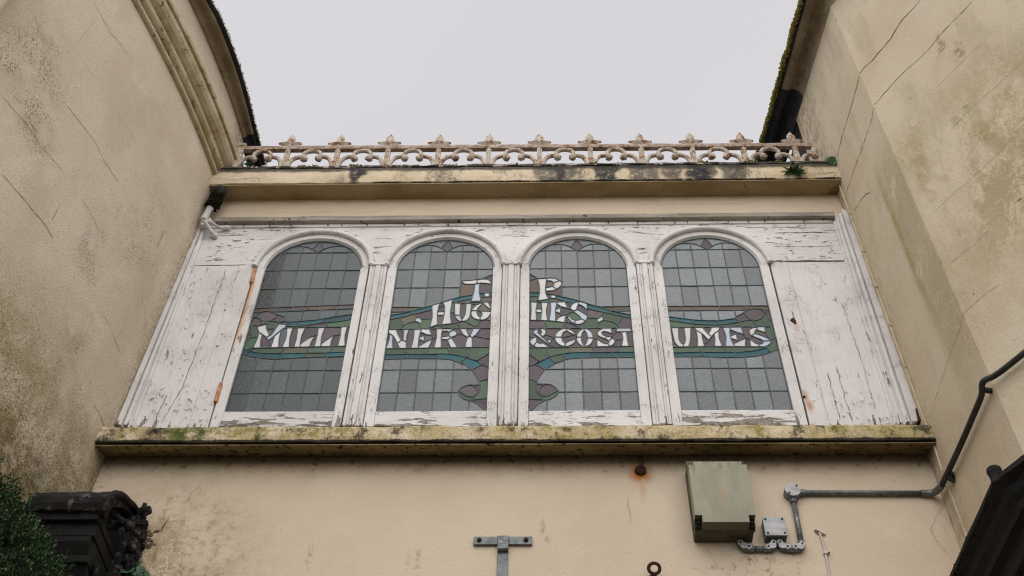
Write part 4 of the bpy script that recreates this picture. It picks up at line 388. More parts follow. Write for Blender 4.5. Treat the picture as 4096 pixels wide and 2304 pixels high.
"""C-307,-1 -205,0 -206,103 -210,103 -229,91 -256,68 -306,4|C-203,-1 -103,0 -103,162 -106,163 -139,163 -148,142 -169,120 -187,107 -204,102|C-101,-1 -1,0 -2,163 -102,162|C1,-1 101,0 100,163 0,162|C103,-1 203,0 202,163 102,162|C205,-1 307,0 306,163 204,162|P-307,4 -259,66 -239,85 -213,101 -214,103 -225,103 -240,104 -242,101 -244,105 -308,110|G-216,103 -210,103 -205,107 -203,104 -189,107 -156,134 -147,145 -142,159 -144,172 -155,166 -171,155 -189,139 -199,134 -225,132 -238,105|G-248,105 -239,106 -225,133 -248,147 -248,151 -260,173 -264,193 -265,220 -259,246 -288,264 -305,274 -308,273 -308,112|P-222,133 -206,133 -194,137 -174,155 -145,174 -148,185 -159,203 -181,221 -192,225 -218,224 -225,221 -238,205 -246,180 -247,151 -229,135 -224,134 -221,139|P-249,153 -247,154 -246,183 -242,198 -232,216 -220,224 -226,227 -237,227 -262,229 -264,223 -262,184 -256,164|C-140,164 -103,165 -103,346 -211,348 -213,344 -209,341 -214,344 -221,334 -248,283 -258,250 -258,247 -253,243 -259,244 -262,231 -219,226 -194,226 -178,221 -166,212 -154,198 -144,175 -136,179 -141,175|C-101,164 -1,165 -2,347 -102,346|C1,164 101,165 100,347 0,346|C103,164 203,165 202,347 102,346|C205,164 307,165 306,347 204,346|P-261,248 -258,249 -246,290 -220,335 -216,346 -267,389 -276,381 -280,384 -308,373 -308,276|T-215,346 -212,351 -209,350 -181,377 -169,385 -168,389 -157,396 -184,444 -190,446 -200,438 -236,412 -236,408 -240,409 -266,389|C-207,348 -104,348 -103,421 -107,421 -152,397 -154,395 -153,389 -155,393 -163,389 -194,364 -208,350|C-101,348 -2,348 -1,440 -4,441 -67,435 -89,429 -90,425 -92,427 -99,426 -102,423|C1,348 100,348 101,442 96,443 37,442 36,437 34,441 0,440|C103,348 202,348 203,442 201,443 103,443|C205,348 306,348 306,444 205,443|P-307,375 -294,378 -270,389 -269,391 -272,394 -268,391 -265,392 -242,411 -272,442 -306,477 -308,476|G-156,397 -125,416 -92,429 -107,476 -119,475 -152,466 -180,454 -185,449|G-241,413 -188,451 -191,455 -190,463 -204,529 -253,528 -307,528 -308,480|T-91,429 -43,439 -12,440 -2,441 -1,443 1,441 35,442 43,487 28,488 -67,485 -72,482 -81,482 -106,478|T38,442 100,443 101,445 103,443 185,444 186,449 177,481 174,488 80,488 79,485 77,488 44,488 37,449|T188,444 306,444 307,487 292,488 210,488 209,484 207,488 177,488 176,484|G-187,451 -138,471 -110,477 -109,479 -74,484 -65,530 -82,530 -203,530|O-71,485 42,489 43,491 45,489 76,489 67,524 63,533 26,533 21,530 19,532 -63,530|P78,489 173,489 174,491 176,489 208,489 219,534 202,535 168,534 167,530 165,534 161,532 158,534 66,533 65,530|G211,489 306,489 307,535 300,536 280,536 279,532 277,536 234,535 233,533 231,535 220,535 210,494|P-307,529 -264,529 -262,530 -286,546 -299,568 -303,584 -299,598 -296,601 -286,614 -304,630 -308,630|W-258,530 -199,530 -199,541 -207,555 -224,573 -230,569 -236,566 -246,567 -256,575 -259,581 -262,580 -280,544|P-197,530 -169,530 -168,533 -205,570 -215,580 -223,576 -224,573 -202,550|P-163,530 -102,530 -99,536 -100,539 -109,540 -125,548 -139,562 -150,583 -156,615 -172,607 -175,602 -182,559|P-98,532 19,533 19,537 7,539 -4,546 -17,564 -29,600 -38,573 -56,551 -76,540 -98,539|P22,533 59,533 63,536 65,534 91,534 90,572 94,602 73,605 65,574 57,559 39,542 21,537|W94,534 163,535 164,539 155,561 143,559 127,566 117,575 100,600 96,602 91,574|P168,535 218,535 219,538 221,535 232,536 244,592 200,593 200,580 194,562 182,546 167,537|W234,536 278,537 272,592 270,661 269,663 242,662 246,628 246,592|P280,536 303,536 307,538 307,661 305,664 298,664 271,662 273,587 278,538|W165,537 174,542 190,557 197,571 199,591 192,593 196,597 189,606 185,609 162,586 164,573 156,559|P-172,538 -170,541 -182,556 -185,551|W-94,538 -75,541 -61,548 -47,561 -33,587 -30,596 -30,602 -33,602 -67,587 -83,573 -93,568 -98,543 -98,540|W15,538 20,539 20,553 11,558 6,570 2,594 3,617 -25,618 -27,617 -27,607 -24,607 -27,604 -26,593 -16,562 -2,546|W21,538 34,540 45,546 56,559 65,576 70,592 71,610 37,610 37,598 32,572 27,560 20,554|W-105,540 -98,541 -93,569 -103,576 -108,585 -113,614 -116,615 -113,618 -146,618 -153,618 -149,613 -155,614 -153,594 -146,575 -138,562 -128,552|W-282,545 -279,546 -260,584 -262,589 -262,624 -265,625 -281,615 -284,613 -278,607 -283,612 -287,612 -298,598 -302,586 -297,565|W-186,552 -183,558 -184,562 -237,639 -247,649 -253,661 -254,677 -247,696 -253,696 -267,689 -277,682 -281,673 -282,663 -278,651 -258,629 -254,630 -257,626 -252,621|P16,555 22,556 29,566 34,582 37,605 37,631 34,652 27,668 24,670 21,668 21,663 18,669 10,657 3,622 4,582 9,562|B141,560 152,560 155,562 154,565 157,564 161,568 164,578 162,583 144,601 141,599 141,603 110,620 102,628 95,641 95,656 102,673 133,696 95,697 93,695 92,697 67,697 23,697 22,695 39,692 51,684 61,671 71,643 73,613 80,612 74,610 72,607 94,603 95,607 92,610 95,609 97,612 96,605 101,602 100,600 116,578 127,567|W-184,562 -181,568 -175,603 -178,604 -188,599 -201,592 -202,589|P-241,566 -235,567 -226,574 -230,578 -224,575 -217,582 -246,613 -257,626 -262,625 -262,596 -257,578|P-95,571 -92,572 -92,576 -90,571 -86,572 -69,587 -29,605 -28,617 -34,618 -28,620 -29,636 -31,640 -34,639 -86,625 -113,615 -108,587 -104,578|W160,587 185,609 177,617 165,623 154,626 143,603|P-204,592 -176,605 -174,609 -170,607 -157,615 -158,618 -189,633 -211,643 -216,634 -227,626|P220,593 245,594 246,621 242,660 240,663 210,662 204,656 196,647 180,615 185,610 191,615 187,609 198,594|W141,603 144,605 152,626 138,631 129,640 124,651 126,661 135,667 149,666 166,659 185,647 181,690 180,697 136,697 112,681 98,664 95,645 101,631 113,618|W39,612 71,612 73,614 72,635 67,656 60,671 46,685 36,692 23,694 21,691 21,672 28,668 34,655|P-285,614 -259,628 -279,651 -282,658 -282,672 -276,685 -257,694 -257,697 -308,697 -308,634|P178,616 181,617 192,641 190,643 186,642 185,646 156,663 139,666 133,666 125,657 126,647 131,639 146,628 166,624|W-21,618 3,618 8,654 15,668 20,671 21,692 16,692 0,684 -15,664 -26,631 -27,620|W-137,618 -114,618 -111,645 -105,659 -98,668 -81,672 -84,693 -87,695 -97,694 -106,693 -122,685 -136,672 -145,658 -153,637 -154,621|B-112,618 -103,618 -43,637 -41,639 -43,642 -62,654 -69,659 -77,670 -80,669 -80,666 -82,670 -96,668 -104,659 -110,646 -113,628|B-163,620 -155,621 -153,639 -143,663 -126,683 -113,690 -113,696 -183,697 -195,697 -196,695 -198,697 -225,697 -226,695 -212,690 -206,679 -205,660 -211,644|W-228,626 -216,636 -213,645 -209,649 -206,659 -206,677 -214,690 -229,695 -241,696 -232,669 -233,659 -241,644|W-39,639 -33,640 -32,645 -35,655 -44,670 -59,685 -80,693 -83,692 -83,685 -78,672 -70,671 -74,667 -67,658|P-30,641 -23,644 -20,656 -7,678 9,691 21,694 20,697 2,697 3,693 -2,697 -27,697 -84,696 -59,686 -44,672 -34,654|P191,642 206,659 203,663 208,666 216,694 215,697 209,697 181,696 186,647|P-242,647 -236,653 -233,672 -239,690 -245,697 -252,682 -254,669 -249,654|W209,663 215,667 216,663 240,663 241,666 243,663 269,664 270,669 272,664 303,664 305,667 298,686 293,697 240,697 241,691 237,697 218,697 209,671|P305,668 307,669 307,695 297,697 295,694|G55,697 94,698 105,732 104,742 107,760 103,782 80,790 45,786 41,782 34,762 35,759 32,760 19,744 5,735 -12,730 -19,730 -31,735 -32,730 -35,728 -2,698 20,698 22,702 23,698|G96,697 179,697 180,701 182,697 235,697 236,699 224,720 211,736 202,746 180,758 157,764 136,764 124,758 105,741 105,729 95,701|P238,697 307,698 307,783 282,792 263,798 217,732|P-307,698 -254,698 -253,700 -244,699 -242,701 -240,701 -240,698 -199,698 -198,703 -216,768 -237,769 -239,763 -240,769 -260,770 -262,763 -263,770 -298,770 -300,764 -301,770 -307,771|G-196,698 -111,699 -102,730 -96,741 -97,748 -137,757 -144,758 -146,752 -147,759 -187,763 -188,764 -193,764 -195,760 -196,766 -215,767|P-110,698 -86,698 -85,700 -83,698 -6,698 -6,701 -33,725 -62,747 -76,753 -85,753 -91,748 -90,747 -95,744 -98,738|C-35,728 -33,729 -33,736 -57,756 -72,783 -74,782 -74,773 -78,769 -91,753 -90,751 -83,754 -68,751|W-20,731 -9,731 5,736 21,747 30,757 31,762 13,776 4,782 -9,772 -31,769 -32,737|G215,732 222,739 262,799 182,827 177,826 176,828 167,832 139,841 133,815 129,808 136,767 160,764 182,758 206,744|W-35,738 -32,739 -32,770 -47,778 -54,785 -73,812 -75,812 -75,791 -63,766 -52,752|W110,747 135,768 130,802 128,803 116,790 103,783|W-100,748 -96,748 -94,752 -86,816 -89,817 -106,811 -107,808 -104,805 -109,809 -115,807 -121,804 -130,794 -146,767 -146,761 -144,758|G-93,752 -75,773 -75,791 -79,796 -79,799 -76,799 -76,818 -80,822 -86,816|W-149,759 -146,760 -146,771 -149,846 -152,848 -149,849 -148,865 -150,867 -147,871 -141,915 -142,924 -139,926 -138,938 -167,939 -177,937 -176,862 -186,766|W30,763 34,764 41,780 40,785 43,788 43,809 40,809 40,815 36,821 11,842 -14,868 -20,866 -33,857 -39,848 -10,816 4,793 5,783|O-191,764 -188,764 -186,770 -176,868 -177,932 -179,938 -187,938 -192,936 -202,857 -196,775 -195,767|W-198,766 -195,769 -202,827 -202,865 -192,937 -231,938 -233,937 -233,926 -229,875 -230,840 -238,771 -232,769 -216,770|W-277,770 -262,771 -266,840 -271,841 -266,843 -265,873 -271,875 -265,876 -258,937 -268,939 -298,938 -295,866 -299,772|G-261,770 -238,771 -231,837 -232,841 -235,841 -265,840|G-27,770 -14,771 -3,776 3,782 4,791 -13,818 -35,841 -38,847 -42,848 -45,844 -75,825 -76,819 -48,780 -35,772 -31,776 -31,772|P-307,771 -299,772 -296,847 -298,938 -308,938|B-145,771 -129,796 -118,806 -117,832 -127,837 -145,844 -148,844|P96,784 103,784 128,805 139,842 71,867 55,873 51,872 50,853 41,815 45,802 43,787 83,790|T304,785 307,786 306,816 205,848 194,848 193,852 188,854 185,853 183,847 179,833 180,828 260,800 267,804 266,798|P-110,810 -95,814 -88,817 -86,821 -83,820 -76,824 -50,842 -47,848 -42,851 -52,866 -67,875 -70,873 -71,871 -74,878 -108,892 -116,888 -117,833 -114,831 -117,830 -117,816|P39,817 42,819 48,849 44,853 46,860 10,907 3,911 -4,911 -8,908 -8,904 -13,900 -17,886 -15,872 -8,874 -13,868|C302,817 307,818 306,852 217,849 209,848 215,844|T176,828 179,832 184,850 183,856 163,864 121,890 109,892 109,895 52,917 48,919 47,913 50,882 53,881 52,875 54,873 132,844 140,844 143,841|W-121,834 -117,835 -116,886 -118,887 -133,876 -147,867 -148,847|W-264,841 -232,841 -230,854 -231,874 -265,873|B201,849 303,852 307,854 306,893 226,892 121,891 163,865|W-41,852 -15,870 -18,885 -13,902 -8,908 -5,940 -8,941 -20,936 -36,926 -33,922 -39,924 -42,921 -54,899 -52,894 -54,895 -56,890 -55,878|W44,863 46,864 46,875 44,876 46,878 46,920 13,939 -4,942 -7,912 2,912 10,908 20,898|G-54,867 -52,870 -57,887 -55,901 -59,911 -69,935 -83,938 -86,938 -86,934 -72,878|G-146,870 -116,889 -116,897 -128,908 -138,919 -141,917 -147,876|G-236,874 -230,875 -234,937 -257,937 -264,876|W-75,878 -73,883 -85,931 -92,940 -137,938 -140,922 -118,899 -116,900 -113,895 -100,888|C115,892 203,894 203,1082 190,1083 102,1082 102,898|C205,893 307,894 306,1083 204,1082|C98,899 101,900 101,1082 2,1083 0,1082 0,946 16,938 30,936 42,924 46,924 48,919|C-55,902 -40,925 -58,933 -63,936 -69,934|T-39,925 -32,931 -10,940 -10,943 -5,944 -7,949 -61,972 -104,988 -107,986 -109,990 -123,994 -138,998 -150,973 -149,970 -104,953 -100,956 -96,950 -77,942 -72,944 -70,939|G-208,938 -178,940 -176,947 -184,964 -189,966 -219,959 -252,951 -257,940 -235,939 -233,941 -232,939|C-297,939 -259,939 -257,945 -254,946 -255,950 -295,948 -298,946|B-172,939 -144,939 -138,940 -137,944 -135,940 -94,940 -93,943 -99,951 -127,962 -149,970 -152,968 -153,971 -160,973 -188,978 -189,975 -186,968 -183,968 -184,964|G-307,947 -255,951 -249,985 -251,991 -307,992|C-3,947 -1,948 -1,1082 -104,1083 -105,1081 -106,994 -103,992 -106,990 -34,962|W-252,951 -186,968 -190,977 -193,978 -192,982 -198,994 -203,1013 -208,1014 -204,1017 -207,1039 -212,1040 -207,1042 -208,1075 -199,1162 -199,1168 -204,1167 -248,1167 -256,1163 -243,1084 -243,1028 -248,993 -240,992 -247,991 -249,988|W-154,971 -150,972 -139,998 -163,1005 -173,1006 -176,977|T-183,977 -177,978 -173,1007 -194,1013 -202,1014 -203,1012 -191,980|T-307,992 -249,992 -245,1018 -246,1029 -307,1029|B-112,994 -107,995 -106,1000 -105,1100 -108,1100 -110,1092 -119,1077 -135,1062 -133,1058 -138,1060 -151,1051 -168,1045 -206,1041 -204,1017 -200,1014 -177,1009 -172,1010 -169,1007 -143,1001 -139,1001 -136,1005 -137,1001 -134,998|B-277,1029 -245,1029 -243,1046 -245,1100 -257,1165 -260,1166 -270,1162 -308,1145 -308,1030|W-206,1041 -166,1046 -143,1056 -138,1062 -152,1075 -164,1088 -180,1081 -206,1075|W-137,1062 -117,1081 -105,1110 -105,1128 -114,1142 -116,1144 -127,1137 -155,1123 -153,1107 -156,1098 -164,1090|B-205,1075 -176,1083 -159,1094 -154,1106 -154,1117 -156,1122 -159,1121 -157,1125 -162,1131 -169,1139 -177,1142 -199,1142 -201,1141 -206,1090|C-103,1083 -1,1084 -1,1262 -4,1263 -102,1262 -102,1129 -105,1129|C1,1083 101,1084 100,1263 0,1262|C103,1083 203,1084 202,1263 102,1262|C205,1083 307,1084 306,1263 204,1262|W-156,1123 -121,1141 -117,1146 -140,1163 -152,1168 -162,1168 -197,1168 -200,1144 -169,1140 -158,1129|C-105,1129 -103,1130 -103,1262 -203,1263 -204,1253 -204,1170 -199,1168 -197,1174 -196,1168 -159,1170 -142,1165 -122,1152 -116,1145 -110,1147 -114,1142 -110,1140|P-307,1147 -269,1162 -266,1166 -259,1167 -283,1192 -306,1215 -308,1214|C-252,1167 -205,1170 -205,1262 -264,1263 -307,1262 -308,1216 -261,1171 -258,1173 -258,1168|C-306,1263 -205,1264 -206,1445 -243,1445 -268,1408 -285,1374 -297,1339 -306,1292|C-203,1263 -103,1264 -104,1445 -204,1444|C-101,1263 -1,1264 -2,1445 -102,1444|C1,1263 101,1264 100,1445 0,1444|C103,1263 203,1264 202,1445 102,1444|C205,1263 307,1264 303,1309 296,1340 284,1375 268,1407 243,1445 204,1444|C-241,1445 -205,1446 -206,1481 -213,1479 -229,1463 -240,1450|C-203,1445 -104,1445 -103,1512 -106,1513 -117,1514 -152,1513 -171,1507 -189,1496 -204,1484|C-101,1445 -4,1445 -2,1449 -38,1480 -41,1480 -41,1484 -63,1498 -79,1507 -101,1513|C3,1445 100,1445 101,1511 98,1512 79,1507 54,1494 6,1454 1,1449|C103,1445 202,1445 203,1484 185,1498 164,1510 151,1513 135,1514 103,1513|C205,1445 241,1446 224,1466 212,1479 204,1481|P-2,1450 3,1450 38,1482 1,1564 -4,1562 -39,1484|C-41,1484 -38,1486 -8,1552 -4,1561 -5,1564 -35,1562 -70,1557 -104,1546 -136,1533 -180,1507 -187,1501 -186,1498 -166,1510 -150,1514 -102,1514 -63,1500|C39,1484 66,1502 101,1514 150,1514 170,1508 184,1500 185,1502 182,1505 163,1518 134,1533 106,1546 65,1558 24,1564 4,1564 5,1557""",
"""C-307,-1 -205,0 -206,163 -308,162|C-203,-1 -103,0 -104,163 -204,162|C-101,-1 -1,0 -2,163 -102,162|C1,-1 101,0 100,163 0,162|C103,-1 203,0 202,163 102,162|C205,-1 307,0 306,163 204,162|C-307,164 -205,165 -206,347 -308,346|C-203,164 -103,165 -104,347 -204,346|C-101,164 -1,165 -2,347 -102,346|C1,164 101,165 100,347 0,346|C103,164 203,165 202,347 102,346|C205,164 307,165 306,347 204,346|C-307,348 -206,348 -206,445 -307,444|C-203,348 -103,349 -103,443 -108,444 -147,445 -148,442 -150,445 -204,444|C-101,348 -2,348 -1,437 -7,438 -101,443|C1,348 100,348 101,439 98,440 43,437 1,438|C103,348 203,349 202,456 164,447 102,439|C205,348 307,349 307,503 302,502 257,480 258,474 253,478 204,456|T1,438 41,438 52,481 -8,481 -10,478 -11,481 -96,482 -133,484 -146,446 -112,444 -102,446 -101,444 -92,443 -27,439 0,440|T44,438 90,439 100,440 101,442 117,441 142,444 180,451 219,462 255,480 244,510 241,518 237,520 213,508 158,493 117,485 56,482 53,480 43,441|T-307,445 -148,446 -135,480 -135,482 -138,484 -149,484 -150,481 -152,484 -172,484 -307,479|G-307,480 -152,484 -146,528 -156,529 -162,527 -164,529 -264,528 -264,524 -267,528 -307,527|G256,480 307,506 307,559 302,600 299,603 290,594 272,578 274,576 272,564 264,549 238,528 239,526 245,526 240,520|G-21,481 -9,482 -3,521 -4,529 -133,529 -144,529 -146,527 -150,490 -148,484 -135,484 -132,488 -132,484|G-8,481 67,482 114,486 115,519 113,527 0,528 -4,517|G117,487 155,493 199,504 237,520 239,522 237,525 234,525 231,521 230,524 197,526 195,522 194,526 148,526 146,521 145,527 118,527 115,521|W191,526 196,527 199,548 188,551 178,558 162,580 155,598 152,593 147,528|W197,526 235,526 236,530 242,530 265,552 271,562 271,575 229,575 228,567 217,554 199,548|P119,527 147,528 152,597 146,598 133,598 134,593 132,596 129,594 118,532|B-307,528 -268,529 -285,555 -291,580 -292,601 -308,601|W-266,528 -243,530 -242,555 -251,562 -260,587 -261,625 -256,697 -268,697 -296,697 -297,692 -290,576 -283,553|W41,528 57,529 49,553 43,597 40,601 42,603 41,616 38,617 41,618 41,640 47,673 45,677 48,678 52,698 26,699 6,698 13,655 15,609 12,581 0,530|W58,528 113,528 114,534 116,529 118,530 129,592 127,598 123,598 82,571 51,554|W-241,529 -213,529 -211,532 -195,588 -181,692 -181,698 -183,699 -223,697 -222,620 -224,596 -230,566 -235,558 -241,555|B-210,529 -171,529 -162,530 -153,607 -153,654 -155,672 -159,676 -159,678 -156,678 -158,695 -160,696 -162,692 -163,699 -179,699 -181,695 -194,590 -200,564 -211,533|W-35,529 -15,530 -25,597 -25,625 -18,668 -21,669 -28,662 -51,639 -52,587 -62,534 -61,530|P-13,529 -3,529 2,539 14,602 13,648 6,695 4,699 -7,699 -6,694 -10,699 -13,696 -16,677 -10,678 -17,672 -18,668 -25,610 -19,555|W-161,530 -147,530 -146,533 -144,530 -118,530 -119,546 -122,546 -119,553 -123,590 -124,644 -134,653 -153,672 -155,671 -152,648 -152,614|P-116,530 -62,530 -53,585 -51,636 -53,637 -56,634 -67,618 -68,613 -72,610 -88,587 -87,580 -90,583 -119,551|P194,550 198,550 199,553 201,550 206,550 215,554 226,565 228,574 220,575 225,576 226,578 219,587 184,607 165,621 157,607 156,596 162,582 176,562 184,554|P-118,553 -90,584 -111,624 -120,639 -123,639 -123,600|P51,555 80,572 78,581 62,589 45,599 43,598 45,578|P-245,557 -242,558 -242,562 -240,557 -237,557 -232,562 -224,601 -222,635 -223,691 -225,698 -232,698 -254,698 -256,689 -260,634 -260,590 -252,565|P87,576 127,601 123,609 121,633 109,639 92,649 79,642 81,580|W228,576 268,576 271,578 270,585 267,589 265,588 264,594 252,606 203,632 191,640 167,622 196,600 222,586|W78,581 80,582 79,640 76,641 57,628 42,618 43,601|G272,581 300,605 298,618 288,650 287,700 275,701 256,700 252,650 253,646 258,644 253,643 255,632 264,594|P305,581 307,582 307,607 304,607 301,604|W-90,587 -87,588 -70,616 -84,639 -88,639 -87,644 -95,657 -111,698 -140,699 -158,698 -155,674 -134,656 -126,646 -123,650 -123,643 -110,626|P132,599 156,600 156,606 163,618 161,621 164,623 160,629 158,639 159,670 163,678 173,688 186,695 199,698 198,700 180,700 117,699 121,642 122,634 125,632 122,631 123,610 127,602 136,606 131,602|B260,600 262,601 261,609 250,647 220,661 204,672 200,671 193,663 189,656 190,644 194,642 199,645 193,641 194,639 251,607|B-304,602 -293,603 -298,696 -308,696 -308,604|D302,607 307,610 307,755 294,763 292,762 292,755 288,703 296,701 288,700 288,656|W-70,617 -51,640 -51,643 -49,642 -17,673 -13,698 -28,699 -60,698 -71,668 -86,643|P42,620 88,649 73,659 50,674 47,673 42,644|W165,624 169,629 172,626 191,640 188,648 189,658 196,669 206,675 209,693 207,699 179,691 163,676 158,663 158,645 160,631|W118,635 121,636 121,650 116,700 96,699 95,696 93,699 53,699 52,696 48,679 51,673 90,650 95,653 92,650 93,648|P-87,645 -83,648 -74,664 -61,695 -62,699 -84,699 -110,698 -100,670|W248,648 251,649 250,653 253,658 256,700 220,701 215,699 217,695 213,700 210,698 206,673 220,662|G-307,697 -299,697 -298,699 -229,698 -224,700 -224,705 -222,699 -163,699 -163,728 -184,732 -307,763|G-158,699 -113,699 -112,701 -110,699 -80,699 -60,700 -59,703 -57,700 -13,700 -12,704 -19,718 -26,719 -111,723 -151,728 -155,728 -157,725 -158,729 -162,729 -162,706 -159,706|G-9,700 3,700 4,703 6,700 51,700 52,702 54,700 95,700 112,743 107,745 43,727 10,721 -10,720 -11,718 -17,719 -18,716|G98,700 115,700 116,706 118,700 209,701 211,708 195,744 189,758 154,757 115,747 117,740 113,744 110,739 97,704|G215,701 265,701 286,702 288,704 291,743 291,764 289,764 291,767 291,778 288,803 283,827 278,839 269,849 264,848 267,842 279,820 245,773 233,764 214,756 192,756|T-58,720 -13,720 -12,728 -16,757 -110,759 -127,762 -169,767 -157,729|T-10,720 40,727 111,746 112,748 101,768 98,772 96,770 94,776 89,776 22,761 -5,758 -6,751 -8,758 -14,757|T-161,729 -158,730 -161,741 -169,764 -173,769 -209,776 -212,769 -214,777 -300,795 -308,795 -307,763 -183,732 -162,731|P116,748 151,757 187,760 176,770 166,784 157,804 154,821 155,828 151,828 128,811 96,791 97,775 111,750 115,751|P200,756 221,759 242,772 258,790 278,820 265,844 255,856 244,860 228,864 203,864 191,860 177,854 162,842 161,839 164,837 158,834 155,828 156,810 165,787 185,763 188,764 191,759|P305,757 307,758 307,851 276,850 272,847 278,841 284,826 290,793 292,764|C-67,758 -17,758 -16,762 -14,758 -7,759 -6,850 -44,851 -109,850 -109,762 -105,760|C-5,759 19,761 93,777 93,782 96,784 96,789 92,790 96,792 98,847 97,851 -4,851 -6,832|C-118,761 -109,762 -109,850 -203,851 -211,850 -211,777 -181,770 -172,769 -170,771 -169,768|C-215,777 -212,778 -213,851 -304,850 -308,849 -307,796|C97,793 153,830 165,844 164,851 99,851|B267,850 304,852 307,854 306,890 193,890 165,889 166,852 174,852 189,860 199,864 226,865 246,860|B-307,851 -213,851 -212,857 -210,851 -146,851 -146,885 -147,890 -203,890 -204,888 -206,890 -307,890|B-143,851 -111,851 -110,857 -108,851 -7,852 -6,857 -4,852 2,852 9,883 9,890 -145,890|B5,852 164,852 165,885 163,889 12,890 4,856|C-307,890 -205,892 -206,1083 -308,1082|C-203,891 -103,892 -104,1082 -204,1082|C-101,891 -1,892 -2,1083 -102,1082|C1,891 10,891 11,895 13,891 101,892 101,1080 100,1083 0,1082|C103,891 163,891 164,898 166,891 203,892 203,1077 202,1083 102,1082|C205,891 307,892 306,1083 204,1082|C-307,1083 -205,1084 -206,1263 -307,1262|C-203,1083 -103,1084 -104,1263 -204,1262|C-101,1083 -1,1084 -2,1263 -102,1262|C1,1083 101,1084 100,1263 0,1262|C103,1083 203,1084 202,1263 102,1262|C205,1083 307,1084 306,1263 204,1262|C-306,1263 -205,1264 -206,1445 -243,1445 -268,1408 -285,1374 -297,1339 -306,1292|C-203,1263 -103,1264 -104,1445 -204,1444|C-101,1263 -1,1264 -2,1445 -102,1444|C1,1263 101,1264 100,1445 0,1444|C103,1263 203,1264 202,1445 102,1444|C205,1263 307,1264 303,1309 296,1340 284,1375 268,1407 243,1445 204,1444|C-241,1445 -205,1446 -206,1481 -213,1479 -229,1463 -240,1450|C-203,1445 -104,1445 -103,1512 -106,1513 -117,1514 -152,1513 -171,1507 -189,1496 -204,1484|C-101,1445 -4,1445 -2,1449 -38,1480 -41,1480 -41,1484 -63,1498 -79,1507 -101,1513|C3,1445 100,1445 101,1511 98,1512 79,1507 54,1494 6,1454 1,1449|C103,1445 202,1445 203,1484 185,1498 164,1510 151,1513 135,1514 103,1513|C205,1445 241,1446 224,1466 212,1479 204,1481|P-2,1450 3,1450 38,1482 1,1564 -4,1562 -39,1484|C-41,1484 -38,1486 -8,1552 -4,1561 -5,1564 -35,1562 -70,1557 -104,1546 -136,1533 -180,1507 -187,1501 -186,1498 -166,1510 -150,1514 -102,1514 -63,1500|C39,1484 66,1502 101,1514 150,1514 170,1508 184,1500 185,1502 182,1505 163,1518 134,1533 106,1546 65,1558 24,1564 4,1564 5,1557"""]
